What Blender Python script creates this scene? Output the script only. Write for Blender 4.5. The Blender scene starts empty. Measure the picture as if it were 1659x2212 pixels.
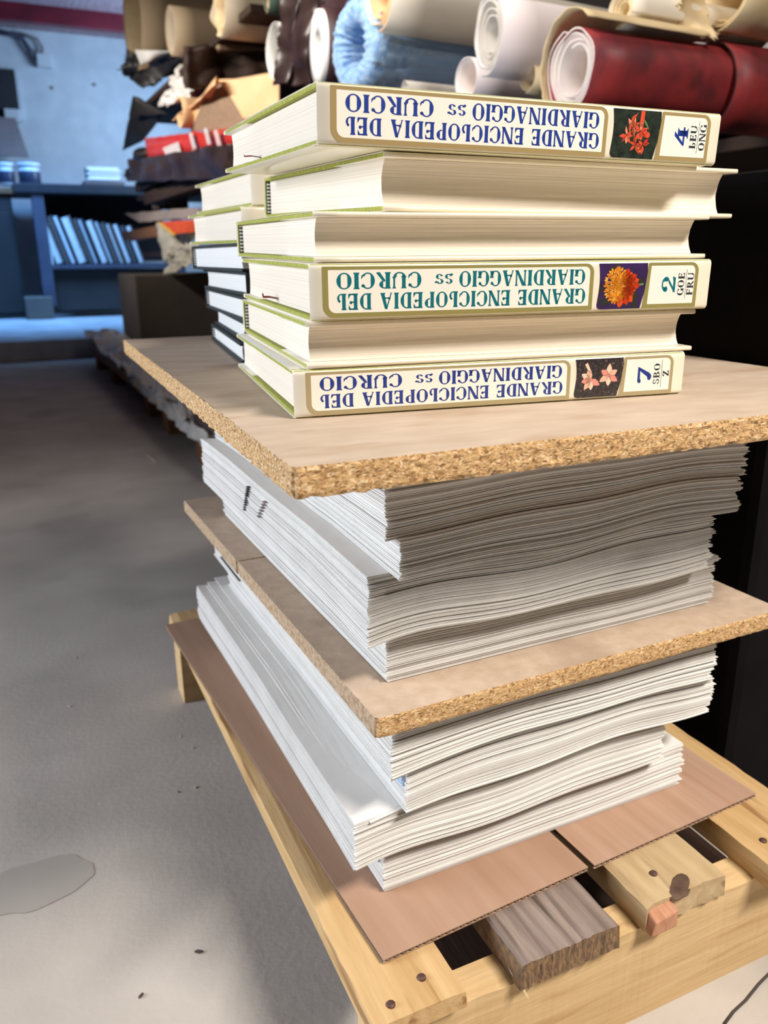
import bpy, bmesh, math, random
from math import sin, cos, pi, radians, sqrt, tan
from mathutils import Vector, Matrix, noise
random.seed(7)
C = bpy.context.scene
COL = C.collection

# ------------------------------------------------------------------ camera
F_PX, CX, CY = 1745.0, 829.5, 1106.0
PITCH, ROLL, YAW = radians(17.6), radians(-0.5), radians(25.5)
CAM_H = 0.59

def ray(px, py):
    x, y = (px - CX) / F_PX, (py - CY) / F_PX
    x, y = cos(ROLL) * x + sin(ROLL) * y, -sin(ROLL) * x + cos(ROLL) * y
    yd = y * cos(PITCH) + sin(PITCH)
    zd = cos(PITCH) - y * sin(PITCH)
    return Vector((x * cos(YAW) + zd * sin(YAW), -x * sin(YAW) + zd * cos(YAW), -yd))

def on_z(px, py, z):
    r = ray(px, py)
    p = r * ((z - CAM_H) / r.z)
    return Vector((p.x, p.y, z))
def on_x(px, py, X):
    r = ray(px, py); p = r * (X / r.x); return Vector((X, p.y, p.z + CAM_H))
def on_y(px, py, Y):
    r = ray(px, py); p = r * (Y / r.y); return Vector((p.x, Y, p.z + CAM_H))

cd = bpy.data.cameras.new('camera')
cam = bpy.data.objects.new('camera', cd); COL.objects.link(cam)
fw = ray(CX, CY); rt = ray(CX + F_PX, CY) - fw; dn = ray(CX, CY + F_PX) - fw
M = Matrix.Identity(4)
for i in range(3):
    M[i][0], M[i][1], M[i][2] = rt[i], -dn[i], -fw[i]
M[2][3] = CAM_H
cam.matrix_world = M
cd.sensor_fit = 'HORIZONTAL'; cd.sensor_width = 36
cd.lens = 36 * F_PX / 1659
cd.clip_start = 0.02
cd.dof.use_dof = True; cd.dof.focus_distance = 0.52; cd.dof.aperture_fstop = 13
C.camera = cam

# ------------------------------------------------------------------ light
C.view_settings.view_transform = 'Standard'; C.view_settings.look = 'None'
C.view_settings.gamma = 1; C.view_settings.use_curve_mapping = False
C.view_settings.exposure = 0.0
w = bpy.data.worlds.new('world'); C.world = w; w.use_nodes = True
w.node_tree.nodes['Background'].inputs[0].default_value = (0.55, 0.62, 0.75, 1)
w.node_tree.nodes['Background'].inputs[1].default_value = 0.014

def area(name, loc, target, sx, sy, power, color, spread=180):
    l = bpy.data.lights.new(name, 'AREA'); l.shape = 'RECTANGLE'; l.size = sx; l.size_y = sy
    l.energy = power; l.color = color; l.spread = radians(spread)
    o = bpy.data.objects.new(name, l); COL.objects.link(o)
    o.location = loc
    o.rotation_euler = (Vector(target) - Vector(loc)).to_track_quat('-Z', 'Y').to_euler()
    return o
area('ceiling_tube_light', (0.95, -0.75, 1.95), (0.42, 0.0, 0.1), 0.9, 0.12, 29, (1.0, 0.925, 0.84), 112)
area('doorway_daylight', (-2.3, 1.30, 0.95), (0.25, 0.45, 0.3), 1.2, 1.4, 27, (0.84, 0.90, 1.0), 94)
area('rack_fill_light', (-0.35, 2.7, 1.72), (0.95, 2.9, 1.18), 3.9, 0.12, 22, (1.0, 0.93, 0.84), 66)  # fill lamp added to brighten the rolls, aimed clear of the floor
area('bench_daylight', (1.9, 6.9, 1.75), (0.55, 8.1, 1.25), 1.1, 0.8, 42, (0.42, 0.66, 1.0))
area('skylight_far', (0.3, 6.6, 2.35), (0.45, 7.2, 0.1), 1.3, 0.9, 50, (0.15, 0.42, 1.0), 90)

# ------------------------------------------------------------------ helpers
def tag(o, label=None, cat=None, group=None, kind=None):
    if label: o['label'] = label
    if cat: o['category'] = cat
    if group: o['group'] = group
    if kind: o['kind'] = kind
    return o
def thing(name, label, cat, loc=(0, 0, 0), rotz=0.0, group=None):
    o = bpy.data.objects.new(name, None); COL.objects.link(o)
    o.empty_display_size = 0.05
    o.location = loc; o.rotation_euler = (0, 0, rotz)
    return tag(o, label, cat, group)
def obj(name, bm, mats, parent=None, smooth=False):
    me = bpy.data.meshes.new(name); bm.normal_update(); bm.to_mesh(me); bm.free()
    for m in (mats if isinstance(mats, (list, tuple)) else [mats]): me.materials.append(m)
    if smooth:
        for p in me.polygons: p.use_smooth = True
    o = bpy.data.objects.new(name, me); COL.objects.link(o)
    if parent: o.parent = parent
    return o
def BM(): return bmesh.new()
def box(bm, x0, y0, z0, x1, y1, z1, mi=0):
    v = [bm.verts.new(p) for p in ((x0,y0,z0),(x1,y0,z0),(x1,y1,z0),(x0,y1,z0),(x0,y0,z1),(x1,y0,z1),(x1,y1,z1),(x0,y1,z1))]
    for f in ((0,3,2,1),(4,5,6,7),(0,1,5,4),(1,2,6,5),(2,3,7,6),(3,0,4,7)):
        bm.faces.new([v[i] for i in f]).material_index = mi
    return v
def bevel(bm, w=0.001, seg=2):
    bmesh.ops.bevel(bm, geom=list(bm.edges), offset=w, segments=seg, affect='EDGES', profile=0.6)
def grid_slab(bm, nx, ny, top, bot, mi=0, side_mi=0):
    """closed slab between two surfaces; top(i,j) and bot(i,j) give points"""
    T = [[bm.verts.new(top(i/nx, j/ny)) for j in range(ny+1)] for i in range(nx+1)]
    B = [[bm.verts.new(bot(i/nx, j/ny)) for j in range(ny+1)] for i in range(nx+1)]
    for i in range(nx):
        for j in range(ny):
            bm.faces.new((T[i][j],T[i+1][j],T[i+1][j+1],T[i][j+1])).material_index = mi
            bm.faces.new((B[i][j],B[i][j+1],B[i+1][j+1],B[i+1][j])).material_index = mi
    for i in range(nx):
        bm.faces.new((B[i][0],B[i+1][0],T[i+1][0],T[i][0])).material_index = side_mi
        bm.faces.new((B[i+1][ny],B[i][ny],T[i][ny],T[i+1][ny])).material_index = side_mi
    for j in range(ny):
        bm.faces.new((B[0][j+1],B[0][j],T[0][j],T[0][j+1])).material_index = side_mi
        bm.faces.new((B[nx][j],B[nx][j+1],T[nx][j+1],T[nx][j])).material_index = side_mi
def tube(bm, pts, r, n=8, caps=True):
    pts = [Vector(p) for p in pts]; rings = []
    rr = r if isinstance(r, (list, tuple)) else [r]*len(pts)
    up = Vector((0.13, 0.21, 0.97))
    for i, p in enumerate(pts):
        t = (pts[min(i+1, len(pts)-1)] - pts[max(i-1, 0)]).normalized()
        a = t.cross(up)
        if a.length < 1e-4: a = t.cross(Vector((1, 0, 0)))
        a.normalize(); b = t.cross(a).normalized()
        rings.append([bm.verts.new(p + (a*cos(2*pi*k/n) + b*sin(2*pi*k/n))*rr[i]) for k in range(n)])
    for i in range(len(rings)-1):
        for k in range(n):
            bm.faces.new((rings[i][k], rings[i][(k+1)%n], rings[i+1][(k+1)%n], rings[i+1][k]))
    if caps:
        bm.faces.new(rings[0][::-1]); bm.faces.new(rings[-1])

# ------------------------------------------------------------------ materials
def srgb(r, g, b):
    f = lambda c: c/12.92 if c <= 0.04045 else ((c+0.055)/1.055)**2.4
    return (f(r/255), f(g/255), f(b/255), 1)
def mat(name, col, col2=None, rough=0.7, scale=20, stretch=(1,1,1), detail=4, lo=0.35, hi=0.65, bump=0.0, bscale=None,
        spec=0.5, col3=None, lo3=0.6, hi3=0.66, scale3=60, coat=0.0, sheen=0.0, subsurface=0.0, metallic=0.0, kind='noise', distort=0.0):
    m = bpy.data.materials.new(name); m.use_nodes = True
    nt = m.node_tree; N = nt.nodes; L = nt.links; b = N['Principled BSDF']
    b.inputs['Roughness'].default_value = rough
    b.inputs['Specular IOR Level'].default_value = spec
    b.inputs['Coat Weight'].default_value = coat
    b.inputs['Sheen Weight'].default_value = sheen
    b.inputs['Metallic'].default_value = metallic
    b.inputs['Base Color'].default_value = col
    tc = N.new('ShaderNodeTexCoord'); mp = N.new('ShaderNodeMapping'); mp.inputs['Scale'].default_value = stretch
    L.new(tc.outputs['Object'], mp.inputs['Vector'])
    last = None
    if col2:
        t = N.new('ShaderNodeTexNoise'); t.inputs['Scale'].default_value = scale; t.inputs['Detail'].default_value = detail
        t.inputs['Distortion'].default_value = distort
        L.new(mp.outputs[0], t.inputs['Vector'])
        r = N.new('ShaderNodeValToRGB'); r.color_ramp.elements[0].position = lo; r.color_ramp.elements[1].position = hi
        r.color_ramp.elements[0].color = col; r.color_ramp.elements[1].color = col2
        L.new(t.outputs['Fac'], r.inputs[0]); last = r.outputs[0]
        if col3:
            t3 = N.new('ShaderNodeTexNoise'); t3.inputs['Scale'].default_value = scale3; t3.inputs['Detail'].default_value = 3
            L.new(mp.outputs[0], t3.inputs['Vector'])
            r3 = N.new('ShaderNodeValToRGB'); r3.color_ramp.elements[0].position = lo3; r3.color_ramp.elements[1].position = hi3
            L.new(t3.outputs['Fac'], r3.inputs[0])
            mx = N.new('ShaderNodeMix'); mx.data_type = 'RGBA'
            L.new(r3.outputs[0], mx.inputs[0]); L.new(last, mx.inputs[6]); mx.inputs[7].default_value = col3
            last = mx.outputs[2]
        L.new(last, b.inputs['Base Color'])
    if bump:
        tb = N.new('ShaderNodeTexNoise'); tb.inputs['Scale'].default_value = bscale or scale*3; tb.inputs['Detail'].default_value = 4
        L.new(mp.outputs[0], tb.inputs['Vector'])
        bp = N.new('ShaderNodeBump'); bp.inputs['Strength'].default_value = bump; bp.inputs['Distance'].default_value = 0.002
        L.new(tb.outputs['Fac'], bp.inputs['Height']); L.new(bp.outputs[0], b.inputs['Normal'])
    return m
def chip_edge_mat():
    m = bpy.data.materials.new('chipboard_edge'); m.use_nodes = True
    nt = m.node_tree; N = nt.nodes; L = nt.links; b = N['Principled BSDF']; b.inputs['Roughness'].default_value = 0.8
    tc = N.new('ShaderNodeTexCoord'); mp = N.new('ShaderNodeMapping'); mp.inputs['Scale'].default_value = (0.55, 0.55, 1.0)
    L.new(tc.outputs['Object'], mp.inputs['Vector'])
    nz = N.new('ShaderNodeTexNoise'); nz.inputs['Scale'].default_value = 120; L.new(mp.outputs[0], nz.inputs['Vector'])
    ad = N.new('ShaderNodeMix'); ad.data_type = 'RGBA'; ad.blend_type = 'ADD'; ad.inputs[0].default_value = 0.006
    L.new(mp.outputs[0], ad.inputs[6]); L.new(nz.outputs['Color'], ad.inputs[7])
    v = N.new('ShaderNodeTexVoronoi'); v.inputs['Scale'].default_value = 1150; L.new(ad.outputs[2], v.inputs['Vector'])
    sp = N.new('ShaderNodeSeparateColor'); L.new(v.outputs['Color'], sp.inputs[0])
    r = N.new('ShaderNodeValToRGB'); e = r.color_ramp.elements
    e[0].position = 0.0; e[0].color = srgb(128, 94, 58)
    e[1].position = 1.0; e[1].color = srgb(232, 206, 166)
    for p, c in ((0.12, (164, 124, 78)), (0.3, (190, 150, 100)), (0.6, (208, 168, 116)), (0.85, (218, 184, 136))):
        x = e.new(p); x.color = srgb(*c)
    L.new(sp.outputs[0], r.inputs[0])
    n2 = N.new('ShaderNodeTexNoise'); n2.inputs['Scale'].default_value = 420; n2.inputs['Detail'].default_value = 3
    L.new(mp.outputs[0], n2.inputs['Vector'])
    r2 = N.new('ShaderNodeValToRGB'); r2.color_ramp.elements[0].position = 0.28; r2.color_ramp.elements[1].position = 0.38
    L.new(n2.outputs['Fac'], r2.inputs[0])
    mx = N.new('ShaderNodeMix'); mx.data_type = 'RGBA'; L.new(r2.outputs[0], mx.inputs[0]); mx.inputs[6].default_value = srgb(92, 58, 30)
    L.new(r.outputs[0], mx.inputs[7]); L.new(mx.outputs[2], b.inputs['Base Color'])
    bp = N.new('ShaderNodeBump'); bp.inputs['Strength'].default_value = 0.7; bp.inputs['Distance'].default_value = 0.001
    L.new(sp.outputs[1], bp.inputs['Height']); L.new(bp.outputs[0], b.inputs['Normal'])
    return m
def page_mat(name, c1, c2, freq=900):
    """fine leaf lines running along the block: varies only with object z"""
    m = bpy.data.materials.new(name); m.use_nodes = True
    nt = m.node_tree; N = nt.nodes; L = nt.links; b = N['Principled BSDF']; b.inputs['Roughness'].default_value = 0.75
    b.inputs['Specular IOR Level'].default_value = 0.2
    tc = N.new('ShaderNodeTexCoord'); mp = N.new('ShaderNodeMapping'); mp.inputs['Scale'].default_value = (0.0004, 0.0004, 1)
    L.new(tc.outputs['Object'], mp.inputs['Vector'])
    t = N.new('ShaderNodeTexNoise'); t.inputs['Scale'].default_value = freq; t.inputs['Detail'].default_value = 5
    t.inputs['Roughness'].default_value = 0.7
    L.new(mp.outputs[0], t.inputs['Vector'])
    r = N.new('ShaderNodeValToRGB'); r.color_ramp.elements[0].position = 0.36; r.color_ramp.elements[1].position = 0.5
    r.color_ramp.elements[0].color = c2; r.color_ramp.elements[1].color = c1
    L.new(t.outputs['Fac'], r.inputs[0]); L.new(r.outputs[0], b.inputs['Base Color'])
    bp = N.new('ShaderNodeBump'); bp.inputs['Strength'].default_value = 0.35; bp.inputs['Distance'].default_value = 0.0006
    L.new(t.outputs['Fac'], bp.inputs['Height']); L.new(bp.outputs[0], b.inputs['Normal'])
    return m
def stripe_mat(name, c1, c2, step):
    m = bpy.data.materials.new(name); m.use_nodes = True
    nt = m.node_tree; N = nt.nodes; L = nt.links; b = N['Principled BSDF']; b.inputs['Roughness'].default_value = 0.6
    tc = N.new('ShaderNodeTexCoord'); sp = N.new('ShaderNodeSeparateXYZ'); L.new(tc.outputs['Object'], sp.inputs[0])
    mu = N.new('ShaderNodeMath'); mu.operation = 'MULTIPLY'; mu.inputs[1].default_value = 1/step; L.new(sp.outputs[2], mu.inputs[0])
    fr = N.new('ShaderNodeMath'); fr.operation = 'FRACT'; L.new(mu.outputs[0], fr.inputs[0])
    gt = N.new('ShaderNodeMath'); gt.operation = 'GREATER_THAN'; gt.inputs[1].default_value = 0.5; L.new(fr.outputs[0], gt.inputs[0])
    mx = N.new('ShaderNodeMix'); mx.data_type = 'RGBA'; L.new(gt.outputs[0], mx.inputs[0]); mx.inputs[6].default_value = c1; mx.inputs[7].default_value = c2
    L.new(mx.outputs[2], b.inputs['Base Color'])
    return m

S = srgb
m_concrete = mat('concrete_floor', S(174,167,159), S(196,189,181), rough=0.85, scale=5, detail=8, lo=0.3, hi=0.7, bump=0.25, bscale=140,
                 col3=S(160,155,149), lo3=0.56, hi3=0.75, scale3=4)
m_slab = mat('slab_concrete', S(150,150,150), S(175,175,175), rough=0.8, scale=6)
m_plaster = mat('plaster_wall', S(196,200,204), S(210,213,216), rough=0.9, scale=7, bump=0.5, bscale=30)
m_darkwall = mat('dark_wall', S(42,36,34), S(56,48,44), rough=0.9, scale=4)
m_ceiling = mat('ceiling_boards', S(150,124,128), S(182,156,160), rough=0.8, scale=14, stretch=(3,0.3,1), lo=0.3, hi=0.7)
m_redbeam = mat('red_beam', S(120,20,40), S(96,14,30), rough=0.5, scale=6)
m_boardtop = mat('chipboard_face', S(190,170,150), S(204,186,166), rough=0.7, scale=26, stretch=(1,3.2,1), detail=6, lo=0.3, hi=0.7, bump=0.12, bscale=300,
                 col3=S(182,158,134), lo3=0.55, hi3=0.7, scale3=11, spec=0.3)
m_boardtop2 = mat('chipboard_face_worn', S(184,162,140), S(200,180,160), rough=0.75, scale=90, detail=6, lo=0.3, hi=0.7, bump=0.2, bscale=400,
                  col3=S(168,146,126), lo3=0.56, hi3=0.7, scale3=9, spec=0.3)
m_boardedge = chip_edge_mat()
m_boardedge2 = mat('chipboard_edge_smooth', S(188,164,136), S(160,132,102), rough=0.8, scale=220, lo=0.4, hi=0.62, bump=0.5, bscale=500, col3=S(120,92,66), lo3=0.66, hi3=0.72, scale3=240)
m_paper = mat('printing_paper', S(226,224,220), S(232,230,226), rough=0.8, scale=30, spec=0.2)
m_paper_edge = page_mat('paper_edges', S(228,226,222), S(168,166,162), 1500)
m_ink = mat('print_mark_ink', S(40,40,44), rough=0.7)
m_bluepatch = mat('printed_blue', S(176,198,226), rough=0.7)
m_page = page_mat('book_pages', S(240,230,214), S(214,200,180), 1300)
m_pagewhite = page_mat('white_book_pages', S(232,232,230), S(206,206,204), 1300)
m_jacket = mat('cream_jacket', S(240,230,206), S(243,234,212), rough=0.28, scale=8, spec=0.5, coat=0.15)
m_green = mat('green_cloth', S(150,154,62), S(172,176,84), rough=0.8, scale=300, stretch=(1,1,1), bump=0.4, bscale=900)
m_darkcover = mat('dark_cloth_cover', S(34,42,42), S(48,56,56), rough=0.6, scale=120, bump=0.3, bscale=600)
m_headband = stripe_mat('striped_headband', S(30,34,32), S(225,225,220), 0.0028)
m_ribbon = mat('red_ribbon', S(128,48,28), rough=0.6)
m_kraft = mat('kraft_cardboard', S(168,135,112), S(178,146,124), rough=0.8, scale=10, stretch=(6,0.5,1), detail=5, lo=0.35, hi=0.65, col3=S(160,118,92), lo3=0.62, hi3=0.75, scale3=5, bump=0.08, bscale=80, spec=0.25)
m_kraft2 = mat('kraft_cardboard_scuffed', S(176,142,119), S(186,154,132), rough=0.7, scale=10, stretch=(9,0.5,1), detail=5, lo=0.35, hi=0.65, col3=S(170,128,102), lo3=0.6, hi3=0.75, scale3=6, bump=0.15, bscale=40, spec=0.35)
m_flute = mat('cardboard_flute', S(150,128,108), S(128,106,86), rough=0.85, scale=80)
def wood(name, a, b, c=None, st=(14, 1.1, 14), scale=7, bump=0.3):
    return mat(name, S(*a), S(*b), rough=0.68, scale=scale, stretch=st, detail=6, lo=0.32, hi=0.68, bump=bump, bscale=scale*3,
               col3=S(*c) if c else None, lo3=0.58, hi3=0.7, scale3=scale*0.8, spec=0.3, distort=0.4)
m_wood = wood('pine_board', (190,154,104), (212,180,132), (158,118,74))
m_woodgrey = wood('grey_weathered_board', (112,98,90), (156,140,130), (84,70,62), st=(18,1.0,18), bump=0.7)
m_woodknot = wood('knotty_board', (174,148,110), (202,178,140), (130,104,76), st=(9,1.2,9))
m_woodbeam = wood('pine_beam', (200,168,120), (218,188,142), (182,144,94), st=(1.0,14,14))
m_woodend = mat('broken_wood_end', S(150,118,84), S(98,80,64), rough=0.9, scale=120, stretch=(3,1,1), bump=0.8, bscale=160)
m_woodsplit = mat('reddish_broken_wood', S(178,124,94), S(196,146,114), rough=0.8, scale=60, stretch=(6,1,1))
m_woodknotdark = mat('dark_knot', S(74,54,42), S(110,86,66), rough=0.8, scale=80)
m_nail = mat('rusty_nail', S(110,82,74), S(84,58,50), rough=0.6, scale=300, metallic=0.4)
m_darkwood = wood('dark_shelf_wood', (46,32,25), (60,42,32), st=(14,1,14))
m_brownwood = wood('brown_block_wood', (120,82,54), (146,104,70), st=(8,8,2))
m_black = mat('black_leather', S(26,24,26), S(38,34,36), rough=0.5, scale=40, bump=0.4, bscale=120)
m_brownleather = mat('dark_brown_leather', S(46,31,30), S(62,45,42), rough=0.34, scale=14, stretch=(1,1,0.5), bump=0.8, bscale=38, spec=0.5)
m_maroon = mat('dark_maroon_sheet', S(70,40,44), S(56,32,36), rough=0.6, scale=9)
m_red = mat('red_marbled_paper', S(164,56,54), S(120,48,54), rough=0.5, scale=17, detail=7, lo=0.32, hi=0.66, col3=S(78,40,46), lo3=0.54, hi3=0.76, scale3=13, spec=0.35)
m_lav = mat('lavender_cream_paper', S(222,206,200), S(232,220,210), rough=0.8, scale=20)
m_cream = mat('cream_roll_paper', S(232,222,204), S(238,230,214), rough=0.75, scale=12)
m_white = mat('white_roll_paper', S(236,234,230), S(242,240,236), rough=0.7, scale=10)
m_lavout = mat('pale_lavender_roll', S(236,230,228), S(222,208,210), rough=0.7, scale=3, lo=0.3, hi=0.7)
m_parch = mat('tan_parchment', S(214,190,146), S(228,206,166), rough=0.7, scale=18, bump=0.2, bscale=30)
m_tan = mat('tan_kraft_roll', S(172,150,120), S(182,160,130), rough=0.7, scale=5)
m_tan2 = mat('pale_tan_roll', S(182,166,144), S(192,178,156), rough=0.7, scale=9)
m_blue = mat('blue_roll_cloth', S(138,170,208), S(150,180,214), rough=0.9, scale=40, stretch=(0.4,3,3), sheen=0.4)
m_bluefuzz = mat('fluffy_blue_wool', S(124,170,222), S(172,204,238), rough=1.0, scale=70, sheen=0.6, bump=1.0, bscale=220)
m_grey = mat('grey_cream_paper', S(206,198,188), S(190,182,172), rough=0.8, scale=20, bump=0.4, bscale=40)
m_peach = mat('peach_leather', S(224,178,130), S(232,190,146), rough=0.65, scale=10)
m_peachback = mat('grey_brown_suede', S(132,110,90), S(146,122,100), rough=0.9, scale=60)
m_plastic = mat('clear_wrap', S(208,203,198), S(222,218,214), rough=0.3, scale=20, bump=1.0, bscale=30)
m_redpkg = mat('red_wrapper', S(212,58,44), S(196,42,34), rough=0.3, scale=9, bump=0.5, bscale=20, coat=0.3)
m_label = mat('pale_label', S(216,206,204), S(196,190,196), rough=0.5, scale=60)
m_orange = mat('orange_label', S(236,96,40), S(222,78,30), rough=0.4, scale=30)
m_yellow = mat('yellow_trim', S(226,190,90), rough=0.5)
m_foil = mat('white_wrap_film', S(206,202,190), S(184,178,162), rough=0.45, scale=14, bump=0.6, bscale=20)
m_bluesteel = mat('blue_painted_steel', S(66,68,82), S(76,78,92), rough=0.5, scale=8)
m_navy = mat('navy_panel', S(44,39,36), S(52,47,44), rough=0.6, scale=3)
m_darktop = mat('dark_bench_top', S(30,30,34), S(40,40,44), rough=0.6, scale=8)
m_ledgerpage = mat('ledger_pages', S(214,218,216), S(196,200,200), rough=0.8, scale=20)
m_ledgerdark = mat('ledger_cover', S(46,50,58), S(60,64,72), rough=0.7, scale=20)
m_ledgertan = mat('ledger_cover_brown', S(110,96,84), S(96,84,74), rough=0.7, scale=20)
m_jar = mat('jar_white', S(208,212,214), rough=0.3)
m_jarlabel = mat('jar_blue_label', S(44,48,66), rough=0.4)
m_jartext = mat('jar_dark_label', S(34,40,58), rough=0.5)
m_greybox = mat('grey_brown_carton', S(92,84,76), S(104,96,86), rough=0.85, scale=5)
m_greysheet = mat('grey_cover_sheet', S(134,122,122), S(146,134,132), rough=0.8, scale=6)
m_dust = mat('pale_chip', S(212,200,180), rough=0.9)
m_crack = mat('floor_crack_dark', S(70,64,60), rough=0.95)
m_stain = mat('floor_damp_stain', S(168,162,154), S(174,168,160), rough=0.8, scale=14)

# ------------------------------------------------------------------ room
def struct(name, bm, m): return tag(obj(name, bm, m), kind='structure')
X0, X1, Y0, Y1, HC = -3.2, 2.15, -3.0, 8.25, 2.43
b = BM(); box(b, X0-.1, Y0-.1, -0.1, X1+.1, Y1+.1, 0); struct('floor', b, m_concrete)
b = BM(); box(b, X0-.1, Y0-.1, HC, X1+.1, Y1+.1, HC+.1); struct('ceiling', b, m_ceiling)
b = BM(); box(b, X0-.1, Y1, 0, X1+.1, Y1+.12, HC); struct('wall_back', b, m_plaster)
b = BM(); box(b, X1, Y0, 0, X1+.1, Y1, HC); struct('wall_right', b, m_darkwall)
b = BM(); box(b, X0-.1, Y0, 0, X0, Y1, HC); struct('wall_left', b, m_darkwall)
b = BM(); box(b, X0-.1, Y0-.1, 0, X1+.1, Y0, HC); struct('wall_front', b, m_darkwall)
sl_y = on_z(100, 735, .12).y
b = BM(); box(b, -1.6, sl_y, 0, 1.2, Y1, 0.12); bevel(b, 0.008); struct('trim_1', b, m_slab)
# dark opening in the far wall
b = BM(); p0 = on_y(0, 150, 8.24); p1 = on_y(44, 262, 8.24)
box(b, p0.x-.5, 8.2, p1.z, p1.x, 8.26, p0.z); struct('window_1', b, m_darktop)
b = BM(); box(b, p1.x, 8.2, p1.z-.0, p1.x+.03, 8.25, p0.z); bevel(b, .004); struct('trim_2', b, m_plaster)
# red ceiling beam
pl = on_y(0, 40, 7.45)
b = BM(); box(b, X0, 7.45, pl.z, X1, 7.55, HC); bevel(b, .004)
tag(obj('ceiling_beam', b, m_redbeam), 'dark red beam crossing under the ceiling before the far wall', 'beam')

# ------------------------------------------------------------------ front pallet
PAL = thing('wooden_pallet', 'pine slatted pallet carrying the paper stacks, nearest to the viewer', 'pallet', (0.156, 0.358, 0), radians(-0.9))
def plank(name, x0, y0, x1, y1, z0, z1, m, parent, nx=6, ny=60, rag=0.0, seed=0, endm=None):
    b = BM(); rnd = random.Random(seed)
    def jit(u, v):
        return noise.noise((u*6+seed, v*14, seed*3.1))
    def top(u, v):
        e = max(0, 1 - min(u, 1-u)*nx)
        yy = y0 + (y1-y0)*v
        if v == 0: yy += rag*(0.5+jit(u*5, 9.0))
        return (x0+(x1-x0)*u + e*0.0012*jit(0 if u < .5 else 1, v*3) + (0.0015*(1 if u == 0 else -1) if u in (0, 1) else 0), yy, z1 - (0.0015 if u in (0, 1) else 0) + 0.0006*jit(u, v))
    def bot(u, v):
        yy = y0 + (y1-y0)*v
        if v == 0: yy += rag*(0.5+jit(u*7, 19.0))
        return (x0+(x1-x0)*u, yy, z0)
    grid_slab(b, nx, ny, top, bot, 0, 1 if endm else 0)
    return obj(name, b, [m, endm] if endm else m, parent)
ox, oy = 0.155, 0.355
plank('deck_board', 0.004, 0.0, 0.074, 0.70, .103, .118, m_wood, PAL, seed=1, rag=.001)
gb = tag(plank('deck_board', .117, .0, .205, .70, .096, .118, m_woodgrey, PAL, seed=2, rag=.0018, nx=30, endm=m_woodend), 'grey weathered splintered board')
plank('deck_board', .232, .004, .316, .70, .096, .118, m_woodknot, PAL, seed=3, rag=.003, nx=10)
plank('deck_board', .353, -.01, .437, .70, .096, .118, m_wood, PAL, seed=4, rag=.001)
def beam(y0, y1, zt, m, rag=0.0015):
    b = BM()
    def top(u, v):
        e = 1 if v == 0 else 0
        return (.008+.4305*u, y0+(y1-y0)*v + e*rag*noise.noise((u*24, 2, y0*9)), zt - e*rag*(1+noise.noise((u*18, 5, y0))))
    def bot(u, v): return (.008+.4305*u, y0+(y1-y0)*v, 0.0)
    grid_slab(b, 60, 3, top, bot)
    return obj('beam', b, m, PAL)
beam(.0095, .036, .096, m_woodbeam); beam(.655, .70, .096, m_woodbeam)
b = BM(); box(b, .10, .037, 0, .436, .30, .014); bevel(b, .002); tag(obj('gap_shade_board', b, m_darkwood, PAL), 'added dark board that keeps the deck gaps in shade')  # added so no lit floor shows between the deck boards
def nail(x, y):
    b = BM(); tube(b, [(x, y, .1175), (x, y, .1192), (x, y, .1197)], [.0032, .0030, .0016], 10)
    obj('nail', b, m_nail, PAL, True)
nail(.050, .022); nail(.022, .012); nail(.262, .03); nail(.372, .02); nail(.420, .024)
# split red-brown corner and dark knot of the third board, splinter of the grey board
b = BM(); v = box(b, .2325, -.003, .0965, .258, .012, .1172)
v[4].co.z = .108; v[5].co.z = .112; v[4].co.x += .004; v[7].co.x += .001; bevel(b, .0012)
tag(obj('broken_corner', b, m_woodsplit, PAL), 'reddish split corner')
b = BM(); bmesh.ops.create_uvsphere(b, u_segments=14, v_segments=8, radius=1)
for q in b.verts:
    n = 1+.25*noise.noise(q.co*1.7)
    q.co = Vector((.272+q.co.x*.013*n+q.co.y*.008, .012+q.co.y*.011*n, .1172+q.co.z*.0014))
tag(obj('knot', b, m_woodknotdark, PAL, True), 'dark knot')
b = BM(); tube(b, [(.122, .03, .105), (.119, .012, .100), (.121, -.004, .092)], [.003, .0022, .0004], 5)
obj('splinter', b, m_parch, PAL)
# ------------------------------------------------------------------ cardboard
def cardboard(name, x0, y0, x1, y1, z, m, label, period=.0062, t=.004):
    R = thing(name, label, 'cardboard', (x0, y0, z)); wd, dp = x1-x0, y1-y0
    b = BM()
    def sl(za, zb, inset):
        def top(u, v): return (wd*u, inset+(dp-inset)*v + (0.0006*noise.noise((u*40, z*9, za*90)) if v == 0 else 0), zb)
        def bot(u, v): return (wd*u, inset+(dp-inset)*v, za)
        grid_slab(b, 40, 8, top, bot)
    sl(t-.0006, t, 0.0)
    obj('top_liner', b, m, R)
    b = BM(); sl(0, .0006, .0004); obj('bottom_liner', b, m, R)
    b = BM(); n = int(wd/period*8); amp = (t-.0012)/2
    zc = lambda u: t/2 + amp*.86*sin(u*wd/period*2*pi)
    grid_slab(b, n, 1, lambda u, v: (.0003+(wd-.0006)*u, .0004+(dp-.002)*v, zc(u)+.0003), lambda u, v: (.0003+(wd-.0006)*u, .0004+(dp-.002)*v, zc(u)-.0003))
    obj('fluting', b, m_flute, R)
    return R
cA = cardboard('cardboard_sheet', .1875, .400, .3735, 1.015, .1185, m_kraft, 'brown cardboard sheet on the left half of the front pallet')
cA.rotation_euler = (0, 0, radians(2.7))
cB = cardboard('cardboard_sheet', .379, .408, .570, 1.0, .1185, m_kraft2, 'scuffed brown cardboard sheet on the right half of the front pallet', period=.0055)
cB.rotation_euler = (0, 0, radians(2.2))

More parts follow.
